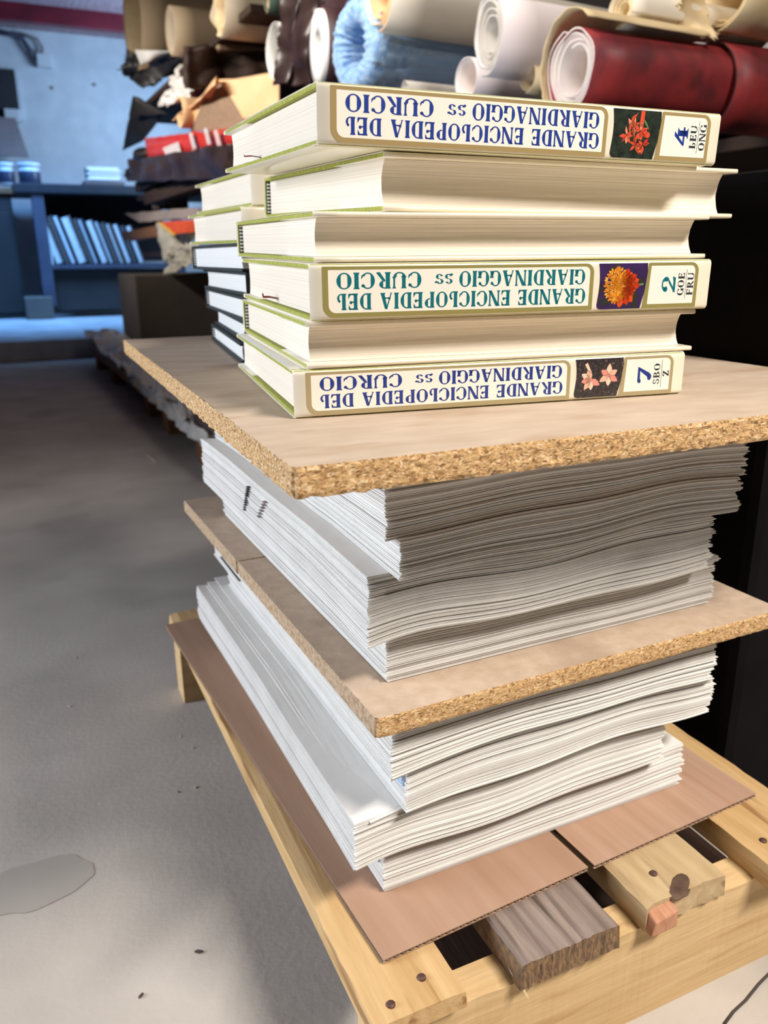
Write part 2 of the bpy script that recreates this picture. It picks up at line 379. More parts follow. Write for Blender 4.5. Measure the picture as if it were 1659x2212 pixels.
# ------------------------------------------------------------------ bundles of folded printing sheets
ZC, ZLB, ZLT, ZUB = .1228, .290, .305, .478
def stackwave(x, y, z):
    if z < ZLB: zb, zt = ZC, ZLB
    else: zb, zt = ZLT, ZUB
    k = min(max((z-zb)/(zt-zb), 0), 1)
    e = sin(pi*k)**.8
    return e*(.0026*sin(17*x+28*z+1.2) + .0014*sin(41*x-35*z+.5+9*y) + .0010*sin(23*y+20*z))
def signature(x0, y0, x1, y1, za, zb, droop, parent, org, rnd, leaves=4, bow=0.0):
    b = BM(); t = (zb-za)/leaves
    vs = [0, .02, .1, .25, .5, .75, .93, 1]; NX = 26
    for l in range(leaves):
        lx = .0005 if l in (0, leaves-1) else 0.0
        ya = y0+rnd.uniform(-.0007, .0012); xr = x1+rnd.uniform(-.0022, .0012); yb = y1+rnd.uniform(-.002, .002)
        z0 = za+l*t; th = t*rnd.uniform(.72, .99)
        def pos(u, v, z, top):
            uu = u*u*(3-2*u)*.35+u*.65
            x = x0+lx+(xr-x0-lx)*uu; y = ya+(yb-ya)*vs[int(round(v*(len(vs)-1)))]
            zz = z+stackwave(x, y, z)
            k = max(0, 1-(x-x0)/.055)*max(0, 1-(y-ya)/.30)
            zz -= droop*k*k
            if bow: zz += bow*sin(min(1, max(0, (x-x0)/.11))*pi)*max(0, 1-(y-ya)/.2)
            return (x-org[0], y-org[1], zz-org[2])
        grid_slab(b, NX, len(vs)-1, lambda u, v: pos(u, v, z0+th, 1), lambda u, v: pos(u, v, z0, 0))
    return obj('folded_sheet', b, m_paper, parent)
def bundle(label, x0, y0, x1, y1, za, zb, n, droop=0.0, droop_top=None, seed=0, rot=0.0, extra=()):
    org = (x0, y0, za); rnd = random.Random(seed)
    R = thing('paper_bundle', label, 'paper stack', org, 0, 'bundles of folded printed sheets')
    t = (zb-za)/n; sx = 0; dt = droop if droop_top is None else droop_top
    for i in range(n):
        sx = sx*.7+rnd.uniform(-.0009, .0009)
        jr = rnd.uniform(-.004, .003)
        a = za+i*t; k = i/n
        signature(x0+sx, y0+sx*.5+rnd.uniform(-.0008, .0008), x1+jr, y1+rnd.uniform(-.003, .003), a, a+t*rnd.choice((.8, .93, .97, .99)), droop*(1-k)+dt*k, R, org, rnd)
    return R
YB = .915
c1 = bundle('lowest white bundle of folded sheets, flat on the cardboard', .215, .456, .518, YB, ZC+.0004, .1635, 20, 0, .0035, seed=11)
c2 = bundle('white bundle jutting out left, topped with loose sheets, second up from the cardboard', .1865, .446, .480, .93, .1640, .2060, 20, .0050, .002, seed=12)
c3 = bundle('white bundle set back from the left, third up from the cardboard', .2245, .437, .521, YB, .2078, .2460, 17, .001, .0025, seed=13)
c4 = bundle('white bundle directly under the lower chipboard', .2095, .431, .513, YB, .2463, .2896, 18, .0035, 0, seed=14)
b3 = bundle('grey-white bundle lying directly on the lower chipboard', .2165, .453, .526, .885, .3056, .3455, 18, 0, .004, seed=15)
b2 = bundle('grey-white bundle jutting out to the left, second up from the lower chipboard', .1965, .438, .500, .885, .3460, .3970, 23, .0050, .001, seed=16)
b1b = bundle('shaded bundle set back from the left, third up from the lower chipboard', .2127, .4235, .508, .885, .3973, .4260, 13, .0015, .001, seed=17)
b1a = bundle('shaded bundle directly under the upper chipboard', .2045, .427, .514, .885, .4263, .4776, 23, .003, 0, seed=18)
rr = random.Random(5)
def loose(x0, y0, x1, y1, z, R, org):
    signature(x0, y0, x1, y1, z, z+.0009, .004, R, org, rr, leaves=1)
O2 = tuple(c2.location)
loose(.1985, .444, .478, .925, .2060, c2, O2)
loose(.2015, .4475, .476, .938, .2066, c2, O2)
loose(.2130, .4445, .484, .945, .2072, c2, O2)
def mark(R, x, y0, y1, z, h=.0007, m=None):
    b = BM(); o = R.location
    n = max(2, int((y1-y0)/.01))
    pts = [(x, y0+(y1-y0)*i/n) for i in range(n+1)]
    for i in range(n):
        ya, yb = pts[i][1], pts[i+1][1]
        za = z+stackwave(x, ya, z); zb_ = z+stackwave(x, yb, z)
        v = box(b, x-.0019-o.x, ya-o.y, za-o.z, x+.0015-o.x, yb-o.y, za+h-o.z)
        for k in (3, 2, 7, 6): v[k].co.z += zb_-za
    obj('printed_mark', b, m or m_ink, R)
mark(b3, .2163, .505, .575, .3275); mark(b3, .2163, .62, .634, .3280); mark(b3, .2163, .66, .69, .3283); mark(b3, .2163, .715, .73, .3283); mark(b3, .2163, .78, .82, .3270)
for i in range(11):
    mark(b2, .1955, .712-i*.0016, .717-i*.0016, .3600+i*.0027, .0006)
for i in range(6): mark(b2, .1955, .665-i*.004, .672-i*.004, .366+i*.004, .0004, m_greysheet)
mark(c4, .2090, .80, .88, .2560); mark(c4, .2090, .862, .872, .2635, .002)
for i in range(6): mark(c1, .2145, .462+i*.001, .480-i*.001, .1455+i*.0024, .0018, m_bluepatch)
for i in range(4): mark(c3, .2240, .440, .452, .2290+i*.0026, .0018, m_bluepatch)

# ------------------------------------------------------------------ chipboards
def chipboard(label, corner, ang, wd, dp, t, z, face, edges, rag=(.0006, .0012), seed=0):
    b = BM(); step = .0025; per = []
    sides = [((0, 0), (wd, 0), (0, -1)), ((wd, 0), (wd, dp), (1, 0)), ((wd, dp), (0, dp), (0, 1)), ((0, dp), (0, 0), (-1, 0))]
    for si, (p, q, nrm) in enumerate(sides):
        L = sqrt((q[0]-p[0])**2+(q[1]-p[1])**2); n = int(L/step)
        for i in range(n): per.append((p[0]+(q[0]-p[0])*i/n, p[1]+(q[1]-p[1])*i/n, nrm, si, (0 if i else 1)))
    nz = 7; rows = []
    for k in range(nz+1):
        row = []
        for (x, y, nrm, si, cn) in per:
            h = k/nz
            a = rag[0]*(1.2*noise.noise((x*160+seed, y*160, h*5))+noise.noise((x*600, y*600, h*14+seed)))
            dz = 0
            if k == 0:
                a += rag[1]*noise.noise((x*120, y*120, 7+seed)) - .0008; dz = rag[1]*.9*noise.noise((x*150, y*150, seed+3))
            if k == nz: a -= .0008; 
            if cn: a -= .002
            row.append(b.verts.new((x+nrm[0]*a+(cn*.0014 if x == 0 else -cn*.0014), y+nrm[1]*a, t*h+dz)))
        rows.append(row)
    n = len(per)
    for k in range(nz):
        for i in range(n):
            b.faces.new((rows[k][i], rows[k][(i+1) % n], rows[k+1][(i+1) % n], rows[k+1][i])).material_index = 1+per[i][3]
    b.faces.new(rows[nz]).material_index = 0
    b.faces.new(rows[0][::-1]).material_index = 0
    bmesh.ops.triangulate(b, faces=[f for f in b.faces if len(f.verts) > 4])
    o = obj('chipboard_panel', b, [face]+edges, None)
    o.location = (corner[0], corner[1], z); o.rotation_euler = (0, 0, ang)
    return tag(o, label, 'board')
ub = chipboard('upper chipboard panel with crumbling edge, carrying the books', (.121, .355), radians(-2.2), .487, .70, .0160, ZUB,
          m_boardtop, [m_boardedge, m_boardedge, m_boardedge, m_boardedge], (.0007, .0016), seed=1)
lb = chipboard('lower chipboard panel between the paper bundles, front piece', (.190, .414), radians(.2), .378, .318, .0148, ZLB,
          m_boardtop2, [m_boardedge, m_boardedge, m_boardedge2, m_boardedge2], (.0003, .0006), seed=2)
lb2 = chipboard('lower chipboard panel between the paper bundles, back piece behind the seam', (.1885, .7335), radians(.2), .378, .235, .0148, ZLB,
          m_boardtop2, [m_boardedge2, m_boardedge, m_boardedge2, m_boardedge2], (.0003, .0006), seed=3)
# crumbs hanging from the torn lower lip
b = BM()
for i in range(22):
    x = .322+random.uniform(-.012, .012); z = -.001+random.uniform(-.0022, .001)
    if i == 0: x, z = .3185, -.0065
    bmesh.ops.create_icosphere(b, subdivisions=1, radius=random.uniform(.0007, .0016), matrix=Matrix.Translation((x, -.0003, z)) @ Matrix.Diagonal((1.4, .8, .9, 1)))
obj('torn_crumbs', b, m_boardedge, ub)

# ------------------------------------------------------------------ lettering (own alphabet)
def arc(cx, cy, rx, ry, a0, a1, tm, tn, n=22):
    out = []
    def pt(a):
        t = tn+(tm-tn)*abs(cos(a))**1.5
        return (cx+rx*cos(a), cy+ry*sin(a)), (cx+(rx-t)*cos(a), cy+(ry-tn)*sin(a))
    for i in range(n):
        a, c = radians(a0+(a1-a0)*i/n), radians(a0+(a1-a0)*(i+1)/n)
        o0, i0 = pt(a); o1, i1 = pt(c)
        out.append([o0, o1, i1, i0])
    return out
def stem(x, t, y0=0.0, y1=1.0, f=.75):
    h = (y1-y0); s = .13
    return [[(x-t*f, y0), (x+t*f, y0), (x+t*.5, y0+s), (x-t*.5, y0+s)], [(x-t*.5, y0+s), (x+t*.5, y0+s), (x+t*.5, y1-s), (x-t*.5, y1-s)],
            [(x-t*.5, y1-s), (x+t*.5, y1-s), (x+t*f, y1), (x-t*f, y1)]]
def line(x0, y0, x1, y1, t):
    return [[(x0-t/2, y0), (x0+t/2, y0), (x1+t/2, y1), (x1-t/2, y1)]]
def hbar(x0, x1, y, t): return [[(x0, y-t/2), (x1, y-t/2), (x1, y+t/2), (x0, y+t/2)]]
def dot(x, y, r, n=12): return [[(x+r*cos(2*pi*i/n), y+r*sin(2*pi*i/n)) for i in range(n)]]
T_, t_ = .25, .075
def wedge(x, y, dx, dy): return [[(x, y), (x+dx, y), (x+dx, y+dy)]]
GL = {
 'G': (.82, arc(.42, .5, .42, .5, 42, 330, T_, t_)+dot(.70, .80, .10)+stem(.72, .20, .02, .46, .8)),
 'C': (.80, arc(.42, .5, .42, .5, 42, 322, T_, t_)+dot(.70, .80, .10)+[[(.62, .06), (.80, .20), (.80, .42), (.70, .26)]]),
 'R': (.86, stem(.19, T_)+arc(.34, .74, .36, .26, -90, 90, T_*.95, t_)+[[(.34, .48), (.52, .5), (.86, .06), (.88, 0), (.66, 0)]]),
 'A': (.90, [[(.02, 0), (.20, 0), (.15, .06), (.07, .06)], [(.07, .05), (.15, .05), (.50, 1), (.40, 1)], [(.36, 1), (.56, 1), (.84, .1), (.58, .1)], [(.50, 0), (.90, 0), (.84, .1), (.58, .1)]]+hbar(.20, .62, .32, .08)+dot(.24, .35, .09)),
 'N': (.88, stem(.12, .11, f=1.2)+[[(.05, 1), (.32, 1), (.83, .05), (.76, 0), (.66, 0)]]+stem(.78, .11, f=1.2)),
 'D': (.84, stem(.18, T_)+arc(.34, .5, .48, .5, -90, 90, T_, t_)),
 'E': (.72, stem(.19, T_)+hbar(.25, .64, .95, .09)+wedge(.46, .72, .20, .23)[0:0]+[[(.52, .93), (.68, .98), (.68, .68)]]+hbar(.25, .50, .52, .08)+dot(.52, .55, .10)+hbar(.25, .66, .05, .09)+[[(.52, .07), (.70, .02), (.70, .34)]]),
 'I': (.36, stem(.18, T_)),
 'L': (.68, stem(.19, T_)+arc(.36, .28, .30, .28, -90, 60, .16, t_)+dot(.50, .46, .08)),
 'O': (.88, arc(.44, .5, .44, .5, 0, 360, T_, t_, 36)),
 'P': (.78, stem(.19, T_)+arc(.36, .70, .38, .30, -90, 90, T_, t_)),
 'U': (.84, stem(.17, .22, .25, 1.0)+arc(.43, .30, .37, .30, 180, 360, .2, t_)+stem(.75, .11, .28, 1.0, 1.1)),
 'S': (.68, arc(.34, .74, .30, .26, 30, 270, .17, .09)+arc(.34, .27, .32, .27, -150, 90, .18, .09)+dot(.56, .80, .09)+dot(.10, .22, .09)),
 'H': (.9, stem(.18, T_)+stem(.72, T_)+hbar(.2, .7, .5, .08)),
 'F': (.70, stem(.19, T_)+hbar(.25, .64, .95, .09)+[[(.50, .93), (.68, .98), (.68, .66)]]+hbar(.25, .54, .52, .08)+dot(.52, .53, .09)),
 'B': (.82, stem(.18, T_)+arc(.34, .75, .36, .25, -90, 90, T_*.9, t_)+arc(.34, .27, .44, .27, -90, 90, T_, t_)),
 'Z': (.72, hbar(.05, .70, .94, .10)+[[(.46, .92), (.70, .92), (.28, .08), (.02, .08)]]+hbar(.02, .70, .05, .10)+dot(.10, .82, .09)+dot(.62, .2, .09)),
 '4': (.80, [[(.42, 1), (.62, 1), (.16, .36), (.02, .36)]]+hbar(.02, .80, .31, .13)+stem(.54, .24, 0, .78, 1.0)+[[(.42, .6), (.66, .6), (.66, .1), (.42, .1)]]),
 '2': (.74, arc(.38, .70, .32, .30, -40, 175, .2, .09)+dot(.17, .68, .12)+[[(.46, .52), (.64, .54), (.24, .14), (.02, .06)]]+[[(.02, 0), (.66, 0), (.72, .24), (.5, .16), (.05, .16)]]),
 '7': (.74, [[(.02, .98), (.10, 1.0), (.74, 1.0), (.70, .84), (.04, .80)]]+[[(.56, .86), (.74, .98), (.44, .12), (.18, .12)]]+dot(.26, .13, .16)+dot(.08, .84, .10)),
 '~': (.95, arc(.22, .62, .17, .16, 10, 270, .13, .06)+arc(.25, .32, .17, .16, -170, 90, .13, .06)+dot(.10, .20, .07)+arc(.66, .62, .17, .16, 10, 270, .13, .06)+arc(.69, .32, .17, .16, -170, 90, .13, .06)+dot(.84, .66, .07)),
 ' ': (.42, []),
}
def text_polys(txt, gap=.10):
    x = 0; out = []
    for ch in txt:
        wd, ps = GL[ch]
        out += [[(px+x, py) for px, py in p] for p in ps]
        x += wd+gap
    return out, x-gap
def decal(name, polys, y, m, parent, mi=None):
    b = BM()
    for k, p in enumerate(polys):
        try:
            f = b.faces.new([b.verts.new((q[0], y, q[1])) for q in p])
            if mi: f.material_index = mi[k]
        except ValueError: pass
    return obj(name, b, m, parent)
def rrect(x0, z0, x1, z1, r, n=8):
    """r = radii bl, br, tr, tl"""
    pts = []
    for (cx, cz, a0, rad) in ((x0+r[0], z0+r[0], 180, r[0]), (x1-r[1], z0+r[1], 270, r[1]), (x1-r[2], z1-r[2], 0, r[2]), (x0+r[3], z1-r[3], 90, r[3])):
        for i in range(n+1):
            a = radians(a0+90*i/n); pts.append((cx+rad*cos(a), cz+rad*sin(a)))
    return pts
def ring(a, c):
    n = len(a); return [[a[i], a[(i+1) % n], c[(i+1) % n], c[i]] for i in range(n)]
def flat(name, col, rough=0.35): return mat(name, S(*col), rough=rough, spec=0.5, coat=0.15)
m_panel = flat('spine_panel_white', (250, 246, 234))
PAL_ = {'4': (flat('blue_lettering', (34, 62, 150)), flat('bronze_frame', (168, 146, 98))),
        '2': (flat('teal_lettering', (10, 112, 124)), flat('olive_frame', (150, 142, 84))),
        '7': (flat('navy_lettering', (36, 60, 142)), flat('greige_frame', (174, 158, 118)))}
m_smalltext = flat('dark_small_lettering', (48, 56, 66))
m_ph_dark = mat('picture_dark_foliage', S(24, 32, 28), S(44, 56, 44), rough=.35, scale=220, col3=S(70, 78, 66), lo3=.62, hi3=.7, scale3=300)
m_ph_purple = mat('picture_purple_ground', S(62, 40, 92), S(52, 34, 66), rough=.35, scale=120, col3=S(50, 56, 34), lo3=.56, hi3=.66, scale3=60)
m_ph_litter = mat('picture_leaf_litter', S(40, 36, 40), S(66, 58, 58), rough=.35, scale=400, col3=S(120, 100, 92), lo3=.60, hi3=.66, scale3=520)
m_fl = [flat('coral_petal', (226, 84, 54)), flat('pale_coral_petal', (244, 150, 112)), flat('deep_coral_petal', (192, 56, 42))]
m_mg = [flat('marigold_orange', (244, 156, 40)), flat('marigold_amber', (232, 132, 28)), flat('marigold_yellow', (250, 184, 70)), flat('marigold_red', (222, 78, 30)), flat('marigold_rust', (196, 60, 26))]
m_cr = [flat('pink_petal', (244, 186, 160)), flat('pale_pink_petal', (250, 210, 184)), flat('rose_petal', (228, 150, 136)), flat('picture_green_stem', (110, 140, 90))]

def petal(cx, cz, a, ln, wd, r0=0.0, n=7, pointed=1.0):
    L_, R_ = [], []
    for i in range(n+1):
        s = i/n; h = wd*(sin(pi*s**(.8))**pointed)*.5
        d = r0+ln*s
        L_.append((cx+d*cos(a)-h*sin(a), cz+d*sin(a)+h*cos(a))); R_.append((cx+d*cos(a)+h*sin(a), cz+d*sin(a)-h*cos(a)))
    return L_+R_[::-1][1:-1]
def clip_shape(x0, z0, x1, z1, n=10):
    pts = [(x0+.0016*sin(i/n*pi)*(1-i/n*.4), z1+(z0+.003-z1)*i/n) for i in range(n+1)]
    pts += [(x0+.003-.003*cos(radians(90*i/6)), z0+.003-.003*sin(radians(90*i/6))) for i in range(1, 7)]
    pts += [(x1-.0022, z0)]+[(x1-.0022+.0040*sin(i/n*pi*.62), z0+(z1-z0)*i/n) for i in range(1, n+1)]
    return pts
def spine_print(vol, J, L, T, y):
    txt, fr = PAL_[vol]
    e = .00006
    a, c = .055*T, .945*T
    bt = .0036 if vol != '7' else .0033
    x0, x1 = .0078, .190
    o = rrect(x0, a, x1, c, (.007, .0004, .006, .0004)); i_ = rrect(x0+bt, a+bt*.75, x1-bt*.8, c-bt*.55, (.0045, .0004, .0038, .0004))
    decal('title_panel', [i_], y-e, m_panel, J)
    decal('title_frame', ring(o, i_), y-e, fr, J)
    zt, zb = c-bt*.55, a+bt*.75; H = zt-zb
    cap = H*.385
    polys = []
    for row, (s, spread, xr) in enumerate((('GRANDE ENCICLOPEDIA DEL', .168, .1845), ('GIARDINAGGIO', .0885, .1835), ('~', .0130, .0912), ('CURCIO', .0535, .0700))):
        ps, wd = text_polys(s); sx = spread/wd
        base = zb+H*.065+cap if row == 0 else zt-H*.065
        for p in ps: polys.append([(xr-px*sx, base-pz*cap) for px, pz in p])
    decal('title_lettering', polys, y-2*e, txt, J)
    # picture
    px0, px1 = .1935, .2290
    N = J
    bg = {'4': m_ph_dark, '2': m_ph_purple, '7': m_ph_litter}[vol]
    pic = decal('flower_picture', [clip_shape(px0, a, px1, c-.0002)], y-e, bg, J)
    rnd = random.Random(int(vol)); cx, cz = (px0+px1)/2, (a+c)/2
    P, I = [], []
    if vol == '4':
        for (qx, qz, k) in ((-.002, .004, 9), (-.006, -.001, 8), (.001, -.0065, 10), (.007, -.006, 7), (.004, .002, 7), (-.004, .007, 5)):
            for j in range(k):
                P.append(petal(cx+qx, cz+qz, rnd.uniform(0, 2*pi), rnd.uniform(.004, .0068), rnd.uniform(.0014, .0026), .0003, pointed=1.3)); I.append(rnd.choice((0, 0, 1, 2, 0)))
        P.append([(cx+.003, cz+.005), (cx+.006, cz+.004), (cx+.0065, c-.0006), (cx+.0035, c-.0006)]); I.append(0)
        for k, (qx, qz) in enumerate(((.003, -.001), (.0075, .0015), (.010, 0))): P += dot(cx+qx, cz+qz, .0018); I.append(0)
        P.append(petal(cx+.006, cz+.009, -.9, .0075, .0012)); I.append(3)
        mats = m_fl+[m_cr[3]]
    elif vol == '2':
        for j in range(9):
            a_ = radians(-75+j*19); P.append(petal(cx+.002, cz, a_, rnd.uniform(.009, .0125), .0062, .0005, pointed=.6)); I.append(3 if j % 2 else 4)
        P.append(petal(cx+.001, cz-.004, radians(-100), .010, .006, 0, pointed=.6)); I.append(3)
        for rg in range(9):
            r_ = .0108*(1-rg/9.2)
            for j in range(26-rg*2):
                a_ = 2*pi*j/(26-rg*2)+rnd.uniform(-.1, .1)
                P.append(petal(cx-.0035+r_*.80*cos(a_), cz+.0005+r_*1.0*sin(a_), a_+rnd.uniform(-.4, .4), .0028, .0015, -.0012, 4, .6)); I.append(rnd.choice((0, 0, 1, 2)))
        P.append([(cx+.0125, cz+.001), (px1-.0008, cz+.0018), (px1-.0008, cz+.0004), (cx+.0125, cz)]); I.append(5)
        mats = m_mg+[m_cr[3]]
    else:
        for (qx, qz, s, ro) in ((-.0055, -.0010, 1.0, .3), (.0085, .0012, 1.0, 0)):
            for j in range(6):
                a_ = ro+j*pi/3+.5
                if qx < 0: a_ = radians((110, 150, 190, 235, 275, 330)[j])
                P.append(petal(cx+qx, cz+qz, a_, .0078*s*(1.0 if j % 2 else .88), .0042, .0004, pointed=.8)); I.append((0, 1, 2)[j % 3])
            P += dot(cx+qx, cz+qz, .0013); I.append(2)
        P.append([(cx-.0105, cz+.0095), (cx-.0085, cz+.0105), (cx-.005, cz+.004), (cx-.0065, cz+.003)]); I.append(1)
        mats = m_cr
    decal('flower', P, y-2*e, mats, pic, I)
    # number panel
    n0, n1 = .2290, .2712
    o = rrect(n0-.0006, a, n1, c, (.0004, .0004, .006, .0004)); i_ = rrect(n0+.0030, a+bt*.7, n1-bt*.75, c-bt*.55, (.0004, .0004, .0038, .0004))
    bow = lambda q: (q[0]+.0030*sin((q[1]-a)/(c-a)*pi*.62)*max(0, 1-(q[0]-n0)/.006) - .0016*max(0, (q[0]-n0)/(n1-n0))*0, q[1])
    o = [bow(q) for q in o]; i_ = [bow(q) for q in i_]
    decal('number_panel', [i_], y-e, m_panel, J); decal('number_frame', ring(o, i_), y-1.5*e, fr, J)
    cm = (a+c)/2+.0004
    ps, wd = text_polys(vol); hh = .0108
    k = .0112/wd
    decal('volume_number', [[(.2535-q[1]*hh, cm-.0056+q[0]*k) for q in p] for p in ps], y-2*e, txt, J)
    l1, l2 = {'4': ('LEU', 'ONG'), '2': ('GOE', 'FRU'), '7': ('SBO', 'Z')}[vol]
    polys = []
    for s, xb in ((l1, .2605), (l2, .2680)):
        ps, wd = text_polys(s, .12); cap_ = .0051; k = cap_*1.08
        wz = wd*k
        if wz > .0182: k *= .0182/wz; wz = .0182
        polys += [[(xb-q[1]*cap_, cm-wz/2+q[0]*k) for q in p] for p in ps]
    polys.append([(.2617, cm-.0095), (.2620, cm-.0095), (.2620, cm+.0095), (.2617, cm+.0095)])
    decal('range_lettering', polys, y-2*e, m_smalltext, J)

# ------------------------------------------------------------------ books
def book(label, loc, rotz, tilt, L, D, T, fore=False, vol=None, jacket=True, dark=False, ribbon=None, group=None, roll=0.0):
    R = thing('book', label, 'book', loc, 0, group); R.rotation_euler = (tilt, roll, rotz)
    X = Matrix.Translation((L, D, 0)) @ Matrix.Rotation(pi, 4, 'Z') if fore else Matrix.Identity(4)
    jt = .0004 if jacket else 0.0
    cb = .0026; cov = m_darkcover if dark else m_green; pg = m_pagewhite if dark else m_page
    def fin(b): b.transform(X); return b
    # page block
    b = BM(); z0, z1 = jt+cb+.0003, T-jt-cb-.0003; ins = .0045; fi = .0095; cc = .0042; zm = (z0+z1)/2
    def yf(z): return D-fi-cc*(1-((z-zm)/((z1-z0)/2))**2)
    nz, nx = 14, 18
    rows = [[(ins+(L-2*ins)*i/nx) for i in range(nx+1)]]
    def P(x, y, z): return b.verts.new((x, y, z))
    back = []; front = []
    for k in range(nz+1):
        z = z0+(z1-z0)*k/nz
        back.append([P(ins+(L-2*ins)*i/nx, .0042+.003*(1-((z-zm)/((z1-z0)/2))**2)*0, z) for i in range(nx+1)])
        front.append([P(ins+(L-2*ins)*i/nx, yf(z)+.0004*noise.noise((i*.3, k*2.1, loc[2]*90)), z) for i in range(nx+1)])
    for k in range(nz):
        for i in range(nx):
            b.faces.new((back[k][i], back[k][i+1], back[k+1][i+1], back[k+1][i]))
            b.faces.new((front[k][i+1], front[k][i], front[k+1][i], front[k+1][i+1]))
        b.faces.new((back[k][0], back[k+1][0], front[k+1][0], front[k][0]))
        b.faces.new((back[k][nx], front[k][nx], front[k+1][nx], back[k+1][nx]))
    for i in range(nx):
        b.faces.new((back[0][i+1], back[0][i], front[0][i], front[0][i+1]))
        b.faces.new((back[nz][i], back[nz][i+1], front[nz][i+1], front[nz][i]))
    bmesh.ops.recalc_face_normals(b, faces=list(b.faces))
    obj('page_block', fin(b), pg, R)
    # hard cover
    b = BM()
    c0 = BM()
    box(b, .0008, jt+.0006, jt, L-.0008, D-jt-.0004, jt+cb); box(b, .0008, jt+.0006, T-jt-cb, L-.0008, D-jt-.0004, T-jt)
    box(b, .0008, jt+.0002, jt+cb*.6, L-.0008, jt+.0020, T-jt-cb*.6)
    c0.free(); bevel(b, .0007, 2)
    obj('hard_cover', fin(b), cov, R)
    for xx in (.0022, L-.0050):
        b = BM(); box(b, xx, jt+.0022, z0+.0003, xx+.0028, jt+.0052, z1-.0003); bevel(b, .0007, 2)
        obj('headband', fin(b), m_headband, R)
    if jacket:
        fl = .085; pr = []
        zi0, zi1 = jt+cb+.00012, T-jt-cb-.00012
        pr.append((D-fl, zi1))
        for q in (D-fl*.5, D-.001): pr.append((q, zi1))
        pr += [(D-.0001, zi1+.0004), (D, T-.0011), (D-.0006, T-.0002), (D-.003, T)]
        pr += [(D*.75, T), (D*.5, T), (D*.25, T), (.012, T-.0002), (.007, T-.0006), (.0045, T-.0002)]
        for i in range(6):
            a = radians(90+90*i/5); pr.append((.0032+.0032*cos(a), T-.0032+.0032*sin(a)))
        n_ = 6
        for i in range(1, n_): pr.append((0.0, T-.0032-(T-.0064)*i/n_))
        for i in range(6):
            a = radians(180+90*i/5); pr.append((.0032+.0032*cos(a), .0032+.0032*sin(a)))
        pr += [(.0045, .0002), (.007, .0006), (.012, .0002), (D*.25, 0), (D*.5, 0), (D*.75, 0), (D-.003, 0), (D-.0006, .0002), (D, .0011), (D-.0001, zi0-.0004)]
        for q in (D-.001, D-fl*.5, D-fl): pr.append((q, zi0))
        b = BM(); nx = 16; prev = None
        for i in range(nx+1):
            x = L*i/nx
            row = [b.verts.new((x, y, z)) for (y, z) in pr]
            if prev:
                for k in range(len(pr)-1): b.faces.new((prev[k], row[k], row[k+1], prev[k+1]))
            prev = row
        J = obj('dust_jacket', fin(b), m_jacket, R, True)
        s = J.modifiers.new('thickness', 'SOLIDIFY'); s.thickness = .00028; s.offset = 1
        if vol: spine_print(vol, J, L, T, -.00012)
    if ribbon:
        b = BM(); y, z, s = ribbon
        pts = [(.004, y, z), (-.002, y+.001, z+.0012*s), (-.006, y+.006, z+.001*s), (-.0045, y+.013, z+.0035*s)]
        for i in range(3):
            p, q = pts[i], pts[i+1]
            vv = [b.verts.new((p[0], p[1], p[2])), b.verts.new((q[0], q[1], q[2])), b.verts.new((q[0], q[1]+.005, q[2]+.001)), b.verts.new((p[0], p[1]+.005, p[2]+.001))]
            b.faces.new(vv)
        rb = obj('ribbon_marker', fin(b), m_ribbon, R); sm = rb.modifiers.new('thickness', 'SOLIDIFY'); sm.thickness = .0003
    return R
ZB = .494
R_ = radians
book('cream garden encyclopedia volume 7 with pink flowers on its spine, lowest in stack', (.163, .469, ZB+.0002), R_(-8.5), 0, .28, .265, .0297, vol='7', group='cream encyclopedias in the front stack')
book('cream book showing its pages, between the volumes with pink and orange flowers', (.172, .468, ZB+.0302), R_(-8), R_(.3), .278, .265, .0284, fore=True, group='cream encyclopedias in the front stack')
book('cream garden encyclopedia volume 2 with orange marigold on its spine', (.173, .462, ZB+.0590), R_(-7.8), R_(.6), .281, .265, .0330, vol='2', ribbon=(.12, .006, 1), group='cream encyclopedias in the front stack')
book('cream book showing its pages, resting directly on the marigold volume', (.177, .463, ZB+.0924), R_(-6), R_(.9), .28, .255, .0284, fore=True, group='cream encyclopedias in the front stack')
book('cream book showing its pages, set to the right directly under the top volume', (.222, .463, ZB+.1213), R_(-2.7), R_(1.6), .273, .27, .0330, fore=True, roll=R_(.35), group='cream encyclopedias in the front stack')
book('cream garden encyclopedia volume 4 with red blossoms on its spine, top of the front stack', (.178, .455, ZB+.1548), R_(-4.2), R_(1.8), .279, .262, .0320, vol='4', roll=R_(.6), ribbon=(.15, .004, .6), group='cream encyclopedias in the front stack')
zz = .0
g2 = 'books in the rear stack'
for i, (h, fr, x, y, an, lab) in enumerate(((.0192, False, .208, .745, -8, 'dark covered white-paged book, lowest of the rear stack'),
        (.0190, True, .212, .742, -8, 'dark covered book second from the bottom of the rear stack'),
        (.0222, False, .211, .738, -6, 'dark covered book in the middle of the dark ones in the rear stack'),
        (.0212, True, .215, .738, -5, 'dark covered book second below the cream ones in the rear stack'),
        (.0252, False, .213, .742, -3, 'dark covered book directly under the cream ones in the rear stack'))):
    # spine towards the back: rotate so that the page side faces front when the headband shows at the back
    book(lab, (x, y, ZB+.0003+zz), R_(an), 0, .27, .25, h, fore=(not fr), jacket=False, dark=True, group=g2)
    zz += h+.0003
book('cream jacketed book second from the top of the rear stack', (.2315, .795, ZB+.0003+zz), R_(-2), R_(.6), .28, .262, .0335, group=g2)
zz += .0340
book('cream jacketed book on top of the rear stack', (.244, .800, ZB+.0003+zz), R_(-2), R_(.9), .28, .262, .0335, group=g2)

